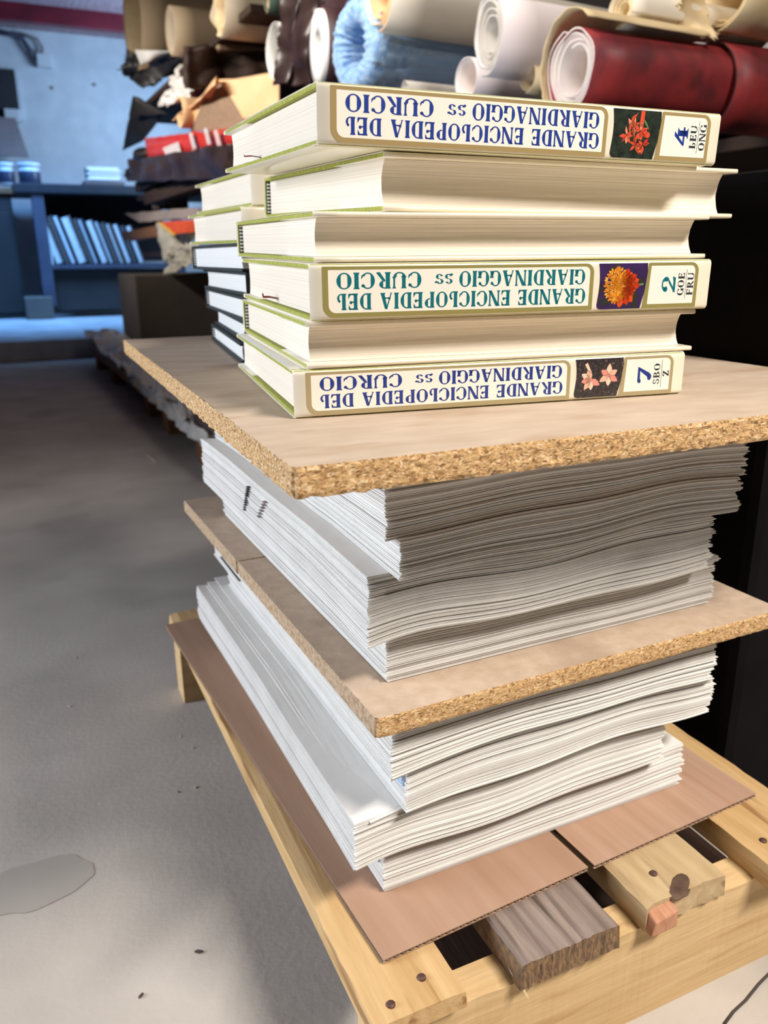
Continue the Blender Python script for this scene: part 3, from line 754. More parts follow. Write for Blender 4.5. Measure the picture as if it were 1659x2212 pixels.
# ------------------------------------------------------------------ storage racks on the right, with rolls and hides
def depth_of(p): return (Vector(p)-Vector((0, 0, CAM_H))).dot(fw)
def px2m(p, n): return n*depth_of(p)/F_PX
def place(o, p, yaw, pitch=0.0):
    o.location = p; o.rotation_euler = (0, -pitch, yaw); return o
def roll(name, label, cat, c, hpx, L, mo, mi, X=.85, turns=3, rin=.45, yaw=8, pitch=0, th=.0016, sqz=(1, 1), start=-90, wob=.03, seed=0, group=None, core=None, ragged=0.0):
    """a sheet wound into a spiral; local x runs along the roll"""
    p = on_x(c[0], c[1], X); r = px2m(p, hpx)/2
    b = BM(); N = int(40*turns); NL = 10; grid = []
    for k in range(N+1):
        f = k/N; a = radians(start)-2*pi*turns*(1-f)
        rr_ = r*(rin+(1-rin)*f)*(1+wob*noise.noise((cos(a)*1.3+seed, sin(a)*1.3, f*turns*.6)))
        row = []
        for j in range(NL+1):
            x = L*j/NL
            if j == 0: x += ragged*noise.noise((k*.23, seed, 4))+.010*(1-f)*(1 if turns > 1 else 0)
            row.append(b.verts.new((x, rr_*cos(a)*sqz[0], rr_*sin(a)*sqz[1])))
        grid.append(row)
    for k in range(N):
        for j in range(NL):
            b.faces.new((grid[k][j], grid[k+1][j], grid[k+1][j+1], grid[k][j+1])).material_index = 0 if k >= N-41 else 1
    o = obj(name, b, [mo, mi], None, True)
    s = o.modifiers.new('thickness', 'SOLIDIFY'); s.thickness = th; s.offset = 0; s.material_offset_rim = 1; s.use_rim = True
    place(o, p, radians(yaw), radians(pitch))
    return tag(o, label, cat, group)
def pipe(bm, r0, r1, x0, x1, n=48, nx=8, fn=None):
    rows = []
    prof = [(x0+(x1-x0)*i/nx, r1) for i in range(nx+1)]+[(x1-(x1-x0)*i/nx, r0) for i in range(nx+1)]
    for k in range(n):
        a = 2*pi*k/n; rows.append([bm.verts.new((x, r*cos(a), r*sin(a)) if not fn else fn(x, r, a)) for x, r in prof])
    m = len(prof)
    for k in range(n):
        for i in range(m):
            bm.faces.new((rows[k][i], rows[k][(i+1) % m], rows[(k+1) % n][(i+1) % m], rows[(k+1) % n][i]))
def drape(name, label, cat, P, m, amp=.01, freq=8, th=.002, nx=24, ny=24, seed=0, edge=0.0, curl=None, parent=None):
    """P: four world corners (top-left, top-right, bottom-right, bottom-left)"""
    b = BM(); P = [Vector(p) for p in P]; n = (P[1]-P[0]).cross(P[3]-P[0]).normalized()
    g = []
    for i in range(nx+1):
        row = []
        for j in range(ny+1):
            u, v = i/nx, j/ny
            q = (P[0]*(1-u)+P[1]*u)*(1-v)+(P[3]*(1-u)+P[2]*u)*v
            d = amp*(noise.noise(q*freq+Vector((seed, 0, 0)))*1.4+.6*noise.noise(q*freq*2.7+Vector((0, seed, 0))))
            q = q+n*d
            if edge and (i in (0, nx) or j in (0, ny)): q = q+(P[0]*.25+P[1]*.25+P[2]*.25+P[3]*.25-q).normalized()*edge*noise.noise((i*.9+seed, j*.9, 1))
            if curl: q = q+curl(u, v)
            row.append(b.verts.new(q))
        g.append(row)
    for i in range(nx):
        for j in range(ny): b.faces.new((g[i][j], g[i+1][j], g[i+1][j+1], g[i][j+1]))
    o = obj(name, b, m, parent, True)
    s = o.modifiers.new('thickness', 'SOLIDIFY'); s.thickness = th; s.offset = 0
    return tag(o, label, cat) if label else o

def rack(label, y0, y1, xa, xb, levels, posts, extra=()):
    R = thing('storage_rack', label, 'rack', (xa, y0, 0))
    for z in levels:
        b = BM(); box(b, 0, 0, z-.025, xb-xa, y1-y0, z); bevel(b, .003); obj('shelf_board', b, m_darkwood, R)
    for (ya, yb, xo, z) in extra:
        b = BM(); box(b, xo, ya, z-.025, xb-xa, yb, z); bevel(b, .003); obj('shelf_board', b, m_darkwood, R)
    for (x, y) in posts:
        b = BM(); box(b, x-.03, y-.03, 0, x+.03, y+.03, max(levels)+.5); bevel(b, .004); obj('post', b, m_darkwood, R)
    return R
rack('dark wooden rack holding the coloured rolls behind the front book stack', .95, 2.70, 1.33, 2.05, (.80,), ((.6, .03), (.6, 1.70)), ((.28, .80, -.25, .862), (.82, 1.75, -.25, .945)))
rack('dark wooden rack farther back, loaded with hides and the red package', 2.85, 5.25, .90, 1.90, (.62, .935, 1.365), ((.9, .05), (.9, 2.30)))
RG = 'rolls of material on the racks'
r_red = roll('paper_roll', 'dark red marbled paper roll with a cream layered end, at the right above the books', 'roll', (1230, 150), 172, .75, m_red, m_lav, turns=4, rin=.55, yaw=1, th=.0032, sqz=(.93, 1.0), wob=.10, seed=3, start=70, group=RG)
rs = roll('paper_roll', 'outer dark red marbled roll sleeve, cut off by the right edge of the photo', 'roll', (1230, 150), 188, .5, m_red, m_maroon, turns=1.0, rin=1.0, yaw=1, th=.003, sqz=(.95, 1.0), wob=.02, seed=5, start=-80, group=RG)
rs.location = r_red.location+Vector((.285, .004, -.004))
# cream skin draped over the red roll
p = on_x(1230, 150, .845); rr0 = px2m(p, 172)/2
b = BM(); g = []
for i in range(31):
    a = radians(-65+195*i/30); row = []
    for j in range(15):
        t = j/14; rad = rr0*(1.06+.10*max(0, sin(a))*(1-t)+.02*noise.noise((i*.3, j*.4, 2)))
        Lx = .05+.27*max(0, sin(a))**1.5
        row.append(b.verts.new((-.006+Lx*t+.004*noise.noise((i*.5, 1, 1)), rad*cos(a), rad*sin(a)+.012*max(0, sin(a)))))
    g.append(row)
for i in range(30):
    for j in range(14): b.faces.new((g[i][j], g[i+1][j], g[i+1][j+1], g[i][j+1]))
o = obj('parchment_sheet', b, m_parch, None, True); s = o.modifiers.new('thickness', 'SOLIDIFY'); s.thickness = .002
place(o, p, radians(1)); tag(o, 'cream parchment skin curled over the top of the red marbled roll', 'sheet')
roll('paper_roll', 'small cream roll with a dark layered end lying on top of the red roll', 'roll', (1338, 22), 78, .32, m_cream, m_parch, X=.95, turns=4, rin=.35, yaw=2, seed=7, start=200, wob=.08, group=RG)
drape('parchment_sheet', 'crumpled cream parchment scrap beside the small roll, upper right', 'sheet', (on_x(1468, -8, 1.04), on_x(1530, -12, 1.12), on_x(1556, 82, 1.10), on_x(1474, 66, 1.06)), m_parch, .02, 14, .0025, seed=3, edge=.01)
roll('parchment_roll', 'large tan parchment roll in the top right corner', 'roll', (1560, -18), 150, .6, m_parch, m_parch, X=1.12, turns=2, rin=.7, yaw=2, pitch=-2, seed=9, group=RG)
roll('paper_roll', 'white teardrop-shaped roll with crumpled layers, between the blue and red rolls', 'roll', (1052, 74), 158, .8, m_lavout, m_grey, turns=4, rin=.42, yaw=3, sqz=(.72, 1), wob=.14, seed=12, start=-75, th=.003, group=RG)
roll('paper_roll', 'pale pinkish roll tucked under the white teardrop-shaped roll', 'roll', (1003, 172), 90, .7, m_lavout, m_lav, X=.9, turns=2, rin=.8, yaw=3, seed=14, group=RG)
roll('paper_roll', 'cream scroll hanging below the white teardrop-shaped roll', 'roll', (1136, 166), 64, .4, m_parch, m_parch, X=.93, turns=2, rin=.6, yaw=3, seed=15, group=RG)
roll('paper_roll', 'large cream roll with a reddish brown inside, resting above the blue roll', 'roll', (816, -6), 128, .9, m_cream, m_peach, turns=3, rin=.4, yaw=6, wob=.10, seed=18, th=.003, group=RG)
roll('paper_roll', 'thin grey-cream paper roll lying below the blue roll', 'roll', (872, 190), 32, .55, m_grey, m_grey, X=.86, turns=3, rin=.3, yaw=4, wob=.2, seed=19, group=RG)
# blue fleece roll
p = on_x(768, 98, .85); r = px2m(p, 196)/2
BL = thing('fleece_roll', 'fluffy light blue roll with a thick woolly end', 'roll', p, radians(7), RG)
b = BM(); pipe(b, r*.90, r*.97, .012, .8)
obj('backing', b, m_blue, BL, True)
b = BM()
def fz(x, r_, a):
    k = .006*noise.noise((cos(a)*8, sin(a)*8, x*60+r_*90))+.003*noise.noise((cos(a)*30, sin(a)*30, r_*200))
    return (x+k*1.5, (r_+k)*cos(a), (r_+k)*sin(a))
rows = []; n = 150; prof = []
for i in range(13):
    t = radians(200*i/12-10); prof.append((.02-.034*sin(t), r*.70+r*.29*cos(t)))
prof += [(.10, r*.42), (.2, r*.40), (.2, r*.93), (.03, r*.985)]
for k in range(n):
    a = 2*pi*k/n; rows.append([b.verts.new(fz(x, q, a)) for x, q in prof])
for k in range(n):
    for i in range(len(prof)): b.faces.new((rows[k][i], rows[k][(i+1) % len(prof)], rows[(k+1) % n][(i+1) % len(prof)], rows[(k+1) % n][i]))
tag(obj('woolly_pile', b, m_bluefuzz, BL, True), 'woolly blue pile at the end')
# white core wrapped in maroon sheet
p = on_x(692, 103, .85); r = px2m(p, 148)/2
WC = thing('wrapped_roll', 'white-ended tube wrapped in dark maroon sheet, left of the blue roll', 'roll', p, radians(-8), RG)
b = BM(); pipe(b, r*.42, r*.97, -.008, .25); bevel_ = None
obj('white_core', b, m_white, WC, True)
b = BM(); pipe(b, r*.975, r*1.03, .002, .32); obj('maroon_wrap', b, m_maroon, WC, True)
roll('paper_roll', 'white roll end peeking out left of the dark brown hide', 'roll', (592, 112), 118, .35, m_white, m_white, X=.92, turns=1.5, rin=.85, yaw=4, seed=22, group=RG)
drape('leather_hide', 'dark brown crinkled leather hide hanging down left of the white-ended tube', 'hide', (on_x(597, -25, .835), on_x(706, -25, .90), on_x(700, 185, .90), on_x(594, 182, .835)), m_brownleather, .020, 9, .004, 40, 60, seed=5, edge=.02, curl=lambda u, v: Vector((0, .022*sin(u*15+2*v), 0)))
drape('leather_hide', 'dark maroon sheet lying behind the brown hide and the tube', 'hide', (on_x(640, -25, .98), on_x(830, -25, 1.0), on_x(800, 60, 1.0), on_x(650, 60, .98)), m_maroon, .02, 6, .004, seed=6)
roll('kraft_roll', 'large tan roll at the top left of the rack, nearest the far wall', 'roll', (284, 48), 200, 1.3, m_tan, m_parch, X=.86, turns=2, rin=.9, yaw=1, seed=25, group=RG)
roll('kraft_roll', 'tan roll with a pale rim in front of the largest tan roll', 'roll', (366, 66), 96, .9, m_tan, m_tan2, X=.86, turns=2, rin=.8, yaw=1, seed=26, th=.006, group=RG)
roll('kraft_roll', 'greyish tan roll with a ragged yellowish rim beside the brown hide', 'roll', (470, 22), 104, .8, m_tan2, m_parch, X=.85, turns=2, rin=.8, yaw=2, seed=27, ragged=.03, th=.006, group=RG)
roll('kraft_roll', 'small dark green cloth roll at the top beside the brown hide', 'roll', (574, 6), 40, .4, mat('dark_green_cloth', S(46, 66, 54), S(56, 78, 64), rough=.8), m_tan, X=.86, turns=2, rin=.5, yaw=2, seed=28, group=RG)
b = BM(); p0, p1 = on_x(400, 70, .87), on_x(595, 150, .95)
YR = 2.95
drape('suede_sheet', 'flat brown suede sheets stacked behind the tan rolls', 'sheet', (on_y(470, 72, 3.3), on_y(600, 78, 3.3), on_y(600, 112, 3.3), on_y(470, 110, 3.3)), m_peachback, .01, 9, .03, seed=8)
drape('leather_hide', 'brown folded hides under the tan rolls, above the peach sheet', 'hide', (on_y(400, 108, 3.35), on_y(600, 104, 3.3), on_y(600, 170, 3.3), on_y(400, 190, 3.35)), m_darkwood, .05, 7, .03, seed=9)
drape('paper_sheet', 'white curled sheet sticking out under the tan roll', 'sheet', (on_x(292, 108, .84), on_x(410, 112, 1.0), on_x(372, 118, 1.0), on_x(304, 139, .84)), m_white, .004, 6, .002, seed=10)
drape('leather_hide', 'ragged black hide sticking out left below the white sheet', 'hide', (on_x(272, 112, .82), on_x(400, 120, 1.02), on_x(330, 186, .95), on_x(264, 160, .80)), m_black, .03, 11, .008, 30, 20, seed=11, edge=.05)
drape('leather_hide', 'black hide lying under the ragged one, slanting up to the right', 'hide', (on_x(276, 168, .83), on_x(420, 112, 1.0), on_x(390, 150, 1.0), on_x(308, 190, .85)), m_black, .02, 8, .01, seed=13)
drape('plastic_wrap', 'crumpled whitish plastic wrap between the black hides and the peach sheet', 'plastic', (on_x(400, 118, .93), on_x(432, 118, .96), on_x(424, 208, .92), on_x(342, 232, .86)), m_plastic, .035, 16, .003, 30, 30, seed=14, edge=.03)
# peach leather sheet with its curled front
PE = thing('leather_sheet', 'peach leather sheet with a curled end, above the red package', 'sheet', on_x(470, 240, .9))
q0 = Vector(PE.location)
def sub(pts): return [Vector(p)-q0 for p in pts]
top4 = (on_x(470, 172, .90), on_x(604, 156, 1.02), on_x(604, 262, 1.00), on_x(530, 258, .93))
drape('upper_face', None, None, sub(top4), m_peach, .012, 4, .004, seed=15, parent=PE)
drape('curled_flap', None, None, sub((on_x(466, 184, .86), on_x(474, 178, .90), on_x(414, 272, .86), on_x(372, 262, .83))), m_peach, .006, 4, .005, 20, 20, seed=16, parent=PE, curl=lambda u, v: Vector((0, 0, .02*sin(u*pi))))
c_ = on_x(388, 244, .82); rc = px2m(c_, 64)/2
b = BM(); g = []
for k in range(33):
    a = radians(60+300*k/32); row = []
    for j in range(9):
        row.append(b.verts.new(Vector(c_)-q0+Vector((.20*j/8, rc*cos(a)*(1.15-.2*k/32), rc*sin(a)*(1.0-.1*k/32)))))
    g.append(row)
for k in range(32):
    for j in range(8): b.faces.new((g[k][j], g[k+1][j], g[k+1][j+1], g[k][j+1]))
cr = obj('rolled_edge', b, m_peach, PE, True); s = cr.modifiers.new('thickness', 'SOLIDIFY'); s.thickness = .006
tag(drape('suede_underside', None, None, sub((on_x(450, 192, .88), on_x(492, 174, .93), on_x(552, 282, .94), on_x(412, 284, .86))), m_peachback, .006, 4, .004, seed=17, parent=PE), 'grey-brown suede underside')
drape('leather_sheet', 'black leather triangle pointing left, the upper of two by the far wall', 'sheet', (on_x(287, 208, .83), on_x(300, 212, .86), on_x(362, 246, .95), on_x(278, 250, .82)), m_black, .006, 5, .004, seed=18)
drape('leather_sheet', 'black leather corner hanging down left above the red package', 'sheet', (on_x(282, 246, .84), on_x(352, 248, .95), on_x(310, 304, .9), on_x(263, 326, .82)), m_black, .008, 5, .004, seed=19)
# red package
pa = on_x(312, 340, .84); pb = on_x(520, 306, .86)
RP = thing('wrapped_package', 'red plastic wrapped package with pale labels, lying under the peach sheet', 'package', pa)
def pk(px, py, X): return on_x(px, py, X)-pa
b = BM()
A = [pk(312, 298, .84), pk(320, 352, .84), pk(515, 318, .86), pk(515, 276, .86)]
Bk = [q+Vector((.34, .12, 0)) for q in A]
NX = 24
def top(u, v):
    base = (A[0]*(1-u)+A[3]*u)+(Vector((.34, .12, 0)))*v
    return base+Vector((0, 0, .025*sin(u*pi)*0+.010*noise.noise((u*9, v*5, 1))-.02*abs(sin(u*7.5))**6*0))
def bot(u, v): return (A[1]*(1-u)+A[2]*u)+(Vector((.34, .12, 0)))*v
grid_slab(b, NX, 6, top, bot); bevel(b, .004, 1) if False else None
obj('wrapper', b, m_redpkg, RP, True)
def quad_label(name, pts, m, X=.838):
    b = BM(); q = [pk(px, py, X) for px, py in pts]
    v = [b.verts.new(p) for p in q]; b.faces.new(v)
    o = obj(name, b, m, RP); s = o.modifiers.new('thickness', 'SOLIDIFY'); s.thickness = .001
quad_label('shipping_label', ((352, 320), (385, 306), (392, 330), (362, 342)), m_label)
quad_label('paper_tag', ((395, 334), (420, 324), (416, 342), (394, 350)), m_white)
for (x, y) in ((408, 296), (440, 286), (462, 290)):
    quad_label('tape_strip', ((x, y-8), (x+7, y-10), (x+16, y+24), (x+9, y+27)), m_label, .836)
drape('leather_hide', 'grey-brown folded hides under the red package', 'hide', (on_x(285, 345, .83), on_x(515, 312, .85), on_x(515, 385, .85), on_x(285, 392, .83)), m_brownleather, .02, 9, .04, seed=21)
b = BM(); q = on_x(276, 425, .86); box(b, 0, 0, 0, .5, .5, .05); bevel(b, .004)
for k, (px, py, lab) in enumerate(((283, 375, 'dark cushion-like leather bundle at the left end below the red package'), (300, 338, 'small dark leather bundle left of the red package'))):
    q = on_x(px+30, py, .90); b = BM(); bmesh.ops.create_uvsphere(b, u_segments=24, v_segments=14, radius=1)
    for v in b.verts:
        n_ = 1+.3*noise.noise(v.co*2+Vector((k*5, 0, 0))); v.co = Vector((v.co.x*.10*n_, v.co.y*.16*n_, v.co.z*.045*n_))
    o = obj('leather_bundle', b, m_black, None, True); o.location = q; tag(o, lab, 'bundle')
for k, (px, py, w_, lab) in enumerate(((300, 402, .05, 'dark brown crate plank just under the leather bundles'), (320, 430, .06, 'dark brown crate plank, lower one beneath the hides'))):
    q = on_x(px, py+10, .87); b = BM(); box(b, 0, -1.9, 0, .10, .12, w_); bevel(b, .004)
    o = obj('crate_plank', b, m_darkwood); o.location = q; tag(o, lab, 'plank')
# lower shelf goods
drape('cover_sheet', 'grey cover sheets lying on the lower shelf above the orange label', 'sheet', (on_x(270, 462, .86), on_x(432, 448, .90), on_x(432, 470, .86), on_x(300, 480, .84)), m_greysheet, .008, 8, .006, seed=23)
for k in range(4):
    q = on_x(330+k*12, 440, .95); b = BM(); box(b, 0, 0, -.03, .10, .018, .075); bevel(b, .002); o = obj('pale_board', b, m_greysheet); o.location = q
    tag(o, ('first', 'second', 'third', 'fourth')[k]+' small grey board from the left, upright behind the grey sheets', 'board', 'small upright grey boards')
b = BM(); q = on_x(272, 520, .86); box(b, 0, -1.2, 0, .09, .10, .055); bevel(b, .004); o = obj('crate_plank', b, m_brownwood); o.location = q; tag(o, 'brown wooden plank sticking out left of the orange label', 'plank')
fo = on_x(385, 530, .85)
FP = thing('wrapped_package', 'package in whitish film with an orange label, below the grey sheets', 'package', fo)
def fk(px, py, X=.85): return on_x(px, py, X)-fo
o = drape('film_wrap', None, None, (fk(337, 482, .84), fk(430, 500, .87), fk(430, 505, .9), fk(356, 568, .84)), m_foil, .010, 14, .012, 24, 24, seed=24, parent=FP)
o = drape('orange_label', None, None, (fk(346, 480, .83), fk(430, 474, .86), fk(430, 500, .86), fk(378, 506, .83)), m_orange, .004, 10, .004, seed=25, parent=FP)
o = drape('yellow_trim', None, None, (fk(340, 481, .828), fk(347, 480, .828), fk(380, 508, .828), fk(374, 512, .828)), m_yellow, .002, 10, .003, 8, 8, seed=26, parent=FP)
drape('plastic_wrap', 'torn whitish film hanging down below the orange labelled package', 'plastic', (on_x(374, 540, .86), on_x(436, 515, .89), on_x(424, 566, .88), on_x(354, 596, .84)), m_foil, .022, 16, .003, seed=27, edge=.02)
# carton block standing behind the second pallet
q = on_x(296, 684, .80)
b = BM(); box(b, 0, -.55, 0, .50, 0, .36); bevel(b, .006); o = obj('carton', b, m_greybox); o.location = (.68, 4.78, .150); tag(o, 'grey-brown carton standing on the back pallet under the rack', 'carton')

# ------------------------------------------------------------------ second pallet behind the first
P2 = thing('wooden_pallet', 'dim pallet on block feet behind the front pallet, piled with grey sheets', 'pallet', (.50, 1.95, 0))
b = BM(); box(b, 0, 0, .085, .40, 2.95, .105); bevel(b, .003); obj('deck', b, m_brownwood, P2)
for y in (.36, .88, 1.25, 2.2, 2.8):
    b = BM(); box(b, .02, y, 0, .12, y+.10, .085); bevel(b, .003); obj('block', b, m_brownwood, P2)
for y in (.36, .88, 1.25, 2.2, 2.8):
    b = BM(); box(b, .28, y, 0, .38, y+.10, .085); bevel(b, .003); obj('block', b, m_brownwood, P2)
for k in range(6):
    b = BM()
    def tp(u, v): return (.40*u, 2.9*v, .0055+.004*noise.noise((u*3, v*5, k)))
    def bt_(u, v): return (.40*u, 2.9*v, 0+.004*noise.noise((u*3, v*5, k-1 if k else 0))*(1 if k else 0))
    grid_slab(b, 10, 24, tp, bt_); o = obj('cover_sheet', b, m_greysheet); o.location = (.495+random.uniform(-.012, .012), 1.97, .1055+k*.0062)
    tag(o, 'large grey cover sheet in the pile on the back pallet', 'sheet', 'grey cover sheets on the back pallet')
drape('plastic_wrap', 'crumpled grey plastic film over the left edge of the back pallet', 'plastic', (Vector((.49, 4.95, .17)), Vector((.66, 4.9, .20)), Vector((.60, 2.6, .175)), Vector((.475, 2.3, .14))), m_plastic, .035, 11, .003, 24, 60, seed=31, edge=.03)
drape('plastic_wrap', 'strip of plastic film hanging along the side of the back pallet', 'plastic', (Vector((.485, 3.4, .15)), Vector((.482, 2.1, .15)), Vector((.478, 2.1, .10)), Vector((.482, 3.4, .12))), m_plastic, .014, 17, .003, 60, 10, seed=33, edge=.02)

# ------------------------------------------------------------------ far work area
YB_ = 7.3
tl = on_y(40, 395, YB_); tr = on_y(300, 409, YB_)
WB = thing('workbench', 'dark topped workbench with a blue steel leg against the far wall', 'workbench', (tl.x, YB_, .12))
zt_ = tl.z-.12
b = BM(); box(b, -.04, -.02, zt_-.07, 1.3, .75, zt_); bevel(b, .006); obj('bench_top', b, m_darktop, WB)
b = BM(); a0 = on_y(66, 420, YB_).x-tl.x; a1 = on_y(93, 420, YB_).x-tl.x
box(b, a0, 0, .10, a1, .07, zt_-.07); bevel(b, .004); obj('leg', b, m_bluesteel, WB)
b = BM(); box(b, 1.16, 0, 0, 1.24, .07, zt_-.07); bevel(b, .004); obj('leg', b, m_bluesteel, WB)
fz0 = on_y(58, 684, YB_); fz1 = on_y(112, 640, YB_)
b = BM(); box(b, fz0.x-tl.x, -.04, 0, fz1.x-tl.x, .15, max(.14, fz1.z-.12)); bevel(b, .012); tag(obj('foot_block', b, m_greybox, WB), 'stone block under the leg')
sh0 = on_y(88, 572, YB_); sh1 = on_y(318, 574, YB_)
b = BM(); box(b, a1-.01, .0, sh0.z-.12-.035, sh1.x-tl.x+.25, .45, sh0.z-.12); bevel(b, .004); tag(obj('ledger_shelf', b, m_bluesteel, WB), 'pale blue lower shelf')
b = BM(); box(b, a1, .06, .06, sh1.x-tl.x+.25, .09, sh0.z-.16); obj('back_panel', b, m_navy, WB)
b = BM(); box(b, a1, .46, sh0.z-.10, sh1.x-tl.x+.25, .48, zt_-.07); obj('rear_panel', b, m_darktop, WB)
b = BM(); box(b, a1, .02, sh0.z-.12, a1+.018, .40, zt_-.30); bevel(b, .003); obj('end_board', b, m_ledgerpage, WB)
led = [(98, 18, 0, 'ledger_pages'), (118, 14, 1, ''), (130, 12, 0, ''), (146, 22, 0, ''), (170, 12, 1, ''), (180, 12, 2, ''), (196, 16, 0, ''), (214, 8, 0, ''), (224, 12, 1, ''), (236, 10, 2, ''), (250, 12, 0, ''), (264, 10, 1, ''), (277, 12, 0, '')]
ordn = ('first', 'second', 'third', 'fourth', 'fifth', 'sixth', 'seventh', 'eighth', 'ninth', 'tenth', 'eleventh', 'twelfth', 'last')
lean = radians(16)
for k, (px, wp, c_, _) in enumerate(led):
    q = on_y(px+24, 560, YB_+.02); q2 = on_y(px+24+wp, 560, YB_+.02)
    wdt = (q2.x-q.x)*.92; h = .39-.012*k*.6+.01*noise.noise((k*1.7, 0, 0))
    R = thing('ledger', ordn[k]+' leaning '+('pale', 'dark', 'brown')[c_]+' ledger from the left on the bench shelf', 'book', (q.x, YB_+.02, sh0.z+.002+.0), 0, 'ledgers leaning on the bench shelf')
    R.rotation_euler = (0, -lean, 0)
    cm_ = (m_ledgertan, m_ledgerdark, m_ledgertan)[c_]
    b = BM(); box(b, .003, .004, .004, wdt-.003, .28, h-.004); obj('pages', b, m_ledgerpage if c_ != 1 else m_ledgertan, R)
    b = BM(); cw = max(.004, wdt*(.10 if c_ == 0 else .22)); box(b, 0, 0, 0, cw*.5, .285, h); box(b, wdt-cw*2.2, 0, 0, wdt, .285, h); obj('covers', b, m_ledgerdark if k % 3 else m_ledgertan, R)
# dark cabinet at the left
q0_, q1_ = on_y(-60, 405, 7.5), on_y(62, 405, 7.5)
CB = thing('cabinet', 'dark blue cabinet left of the blue steel leg', 'cabinet', (q0_.x, 7.5, .12))
wc = q1_.x-q0_.x-.14
b = BM(); box(b, 0, 0, 0, wc, .6, q0_.z-.16); bevel(b, .006); obj('body', b, m_navy, CB)
b = BM(); box(b, .02, -.015, .05, wc-.02, 0, q0_.z-.30); bevel(b, .003); d_ = obj('door', b, m_navy, CB)
b = BM(); box(b, -.02, -.03, q0_.z-.16, wc+.02, .6, q0_.z-.12); bevel(b, .004); tag(obj('worktop', b, m_brownwood, CB), 'brown top edge')
# jars and paper stacks on the bench
for k, (x0, x1, lab) in enumerate(((-6, 36, 'white jar with blue label at the left edge of the bench'), (40, 92, 'white jar with blue label, right one of the two jars'))):
    Yj = YB_+.25; base = on_y((x0+x1)/2, 396, Yj); r = (on_y(x1, 396, Yj).x-on_y(x0, 396, Yj).x)/2; h = on_y(x0, 352, Yj).z-tl.z
    J = thing('jar', lab, 'jar', (base.x, Yj, tl.z if k else tl.z), 0, 'jars on the bench')
    def lathe(prof, name, m):
        b = BM(); n = 28; rows = [[b.verts.new((q*cos(2*pi*i/n), q*sin(2*pi*i/n), z)) for i in range(n)] for q, z in prof]
        for a in range(len(rows)-1):
            for i in range(n): b.faces.new((rows[a][i], rows[a][(i+1) % n], rows[a+1][(i+1) % n], rows[a+1][i]))
        b.faces.new(rows[0][::-1]); b.faces.new(rows[-1]); return obj(name, b, m, J, True)
    lathe(((r*.86, 0), (r*.9, .01), (r*.9, h*.8), (r*.8, h*.86)), 'body', m_jar)
    lathe(((r*.95, h*.83), (r*1.0, h*.85), (r*1.0, h*.97), (r*.95, h)), 'lid', m_jar)
    lathe(((r*.905, h*.08), (r*.915, h*.09), (r*.915, h*.62), (r*.905, h*.63)), 'label', m_jarlabel)
for k, (xa, xb, ya, yb, lab) in enumerate(((187, 273, 401, 386, 'flat stack of sheets on the bench top, the wider lower one'), (192, 260, 386, 358, 'pale block of paper resting on the wider stack on the bench'))):
    Ys = YB_+.2; L0 = on_y(xa, ya, Ys); L1 = on_y(xb, ya, Ys); hh = on_y(xa, yb, Ys).z-on_y(xa, ya, Ys).z
    zb0 = tl.z if k == 0 else zprev
    b = BM(); n = 8
    for i in range(n):
        d = random.uniform(-.012, .012); box(b, d, random.uniform(-.01, .01), hh*i/n, L1.x-L0.x+d, .25, hh*(i+.9)/n)
    o = obj('sheet_stack', b, m_paper if k else m_greysheet); o.location = (L0.x, Ys, zb0+.001); zprev = zb0+hh+.002; tag(o, lab, 'paper stack')
# box on the wall with cables
q = on_y(95, 132, 8.2)
JB = thing('junction_box', 'pale electrical box with blue cable on the far wall', 'electrical box', (q.x, 8.2, q.z))
b = BM(); box(b, -.06, -.05, -.05, .06, .05, .05); bevel(b, .008); obj('housing', b, m_jar, JB)
b = BM(); pts = [on_y(px, py, 8.19)-Vector(JB.location) for px, py in ((-10, 68), (25, 74), (48, 84), (62, 105), (78, 130))]
tube(b, pts, .022, 8); obj('cable', b, m_bluesteel, JB, True)
b = BM(); pts = [on_y(px, py, 8.2)-Vector(JB.location) for px, py in ((40, 72), (80, 84), (92, 104), (86, 128))]
tube(b, pts, .014, 8); tag(obj('cable', b, m_greysheet, JB, True), 'grey cable')
for (px, py) in ((113, 190), (204, 183)):
    p = on_y(px, py, 8.245); b = BM(); tube(b, [(p.x, 8.252, p.z), (p.x, 8.235, p.z)], .014, 8); o = obj('wall_plug', b, m_greysheet); tag(o, ('left' if px < 150 else 'right')+' small dark plug hole mark on the plaster wall', 'plug', 'plug marks on the wall')
# pale panel and boxes below the dark opening
q0_, q1_ = on_y(-30, 335, 8.0), on_y(62, 335, 8.0); z1_ = on_y(40, 255, 8.0).z
b = BM(); grid_slab(b, 1, 1, lambda u, v: ((q1_.x-q0_.x)*(u if u == 0 else .8), .05*v, z1_-q0_.z), lambda u, v: ((q1_.x-q0_.x)*u, .05*v, 0)); o = obj('leaning_panel', b, m_greysheet); o.location = (q0_.x, 8.0, q0_.z); tag(o, 'grey panel mounted below the dark wall opening', 'panel')
p = on_y(12, 262, 8.15); b = BM(); box(b, 0, 0, 0, .12, .08, .10); bevel(b, .004); o = obj('carton', b, m_jar); o.location = p; tag(o, 'small pale box standing in the dark wall opening', 'carton')

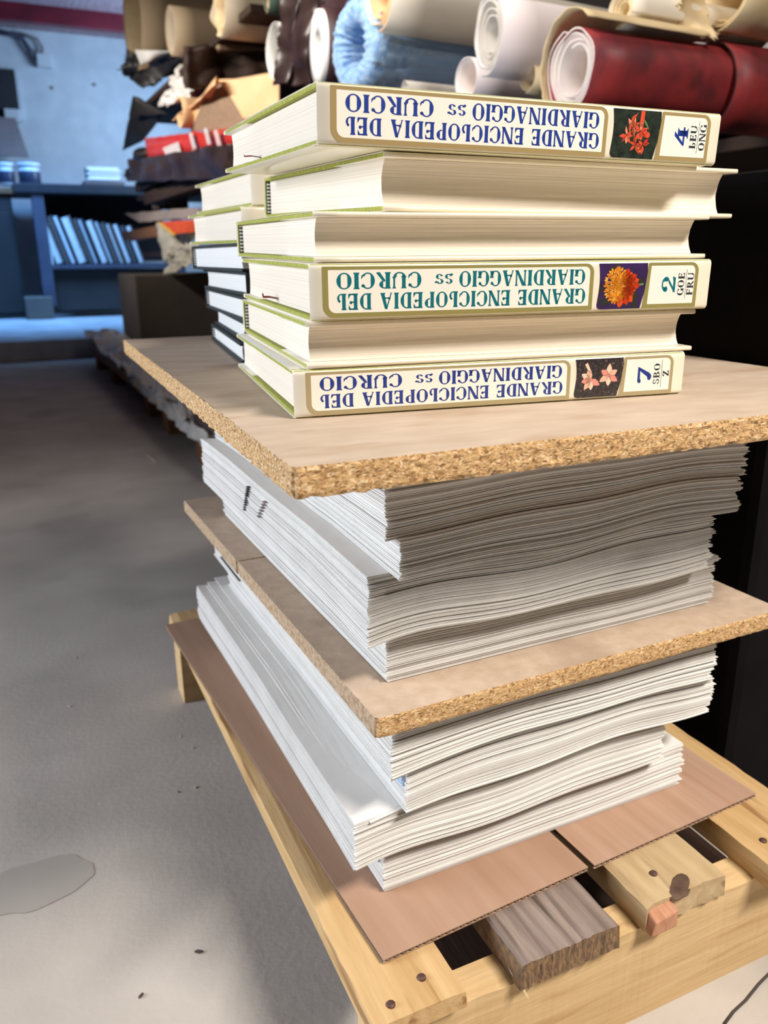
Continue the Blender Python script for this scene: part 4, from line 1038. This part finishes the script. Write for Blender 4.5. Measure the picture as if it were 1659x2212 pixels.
# ------------------------------------------------------------------ floor marks
def flat_blob(name, px, py, rx, ry, m, label, cat, seed, z=.0006, rot=0):
    p = on_z(px, py, 0); b = BM(); n = 40
    b.faces.new([b.verts.new((rx*cos(2*pi*i/n)*(1+.35*noise.noise((cos(2*pi*i/n)*1.5+seed, sin(2*pi*i/n)*1.5, 0))), ry*sin(2*pi*i/n)*(1+.3*noise.noise((cos(2*pi*i/n)*2, sin(2*pi*i/n)*2+seed, 3))), 0)) for i in range(n)])
    o = obj(name, b, m); o.location = (p.x, p.y, z); o.rotation_euler = (0, 0, rot); return tag(o, label, cat)
flat_blob('floor_stain', 50, 1920, .075, .035, m_stain, 'damp stain on the concrete floor at the left edge', 'stain', 3)
def curve_strip(name, pts, r, m, label, cat):
    P = [on_z(px, py, r*.8) for px, py in pts]; b = BM(); tube(b, P, r, 6); return tag(obj(name, b, m, None, True), label, cat)
curve_strip('paper_shaving', ((311, 980), (322, 985), (334, 997)), .0022, m_dust, 'thin pale shaving on the floor left of the back pallet', 'shaving')
curve_strip('paper_shaving', ((253, 790), (256, 806), (259, 828)), .004, m_dust, 'thin pale shaving on the dark floor far left', 'shaving')
curve_strip('floor_crack', ((1565, 2212), (1585, 2185), (1612, 2160), (1640, 2125), (1665, 2100)), .0012, m_crack, 'crack in the concrete at the bottom right corner', 'crack')
chips = [(418, 1615, 5, 'beside the pallet edge'), (422, 1700, 6, 'below the first chip'), (430, 2055, 14, 'long dark one near the bottom'), (305, 2150, 11, 'near the bottom left'), (150, 1525, 5, 'in the left middle'), (165, 1420, 4, 'above the middle one'), (385, 1710, 4, 'dark one by the pallet'), (390, 1590, 4, 'by the pallet block')]
for k, (px, py, sz, w_) in enumerate(chips):
    p = on_z(px, py, .001); r = px2m(p, sz)/2; b = BM(); bmesh.ops.create_icosphere(b, subdivisions=1, radius=1)
    for v in b.verts: v.co = Vector((v.co.x*r*1.6, v.co.y*r*.8, v.co.z*.0008))
    dark = sz > 8 or 'dark' in w_
    o = obj('floor_chip', b, m_crack if dark else m_dust); o.location = (p.x, p.y, .0009); o.rotation_euler = (0, 0, k*1.3); tag(o, ('dark' if dark else 'pale')+' chip of debris on the floor, '+w_, 'debris', 'chips on the floor')

b = BM(); box(b, .628, .50, 0, 1.30, 1.90, .66); bevel(b, .012)  # black block added in place of the deep shade beside the pallet
tag(obj('shade_block', b, mat('shade_black', S(14,13,14), S(19,17,18), rough=1.0, spec=0.1, scale=20)), 'added black block standing in for the deep shade right of the front pallet, under the rolls', 'shade block')
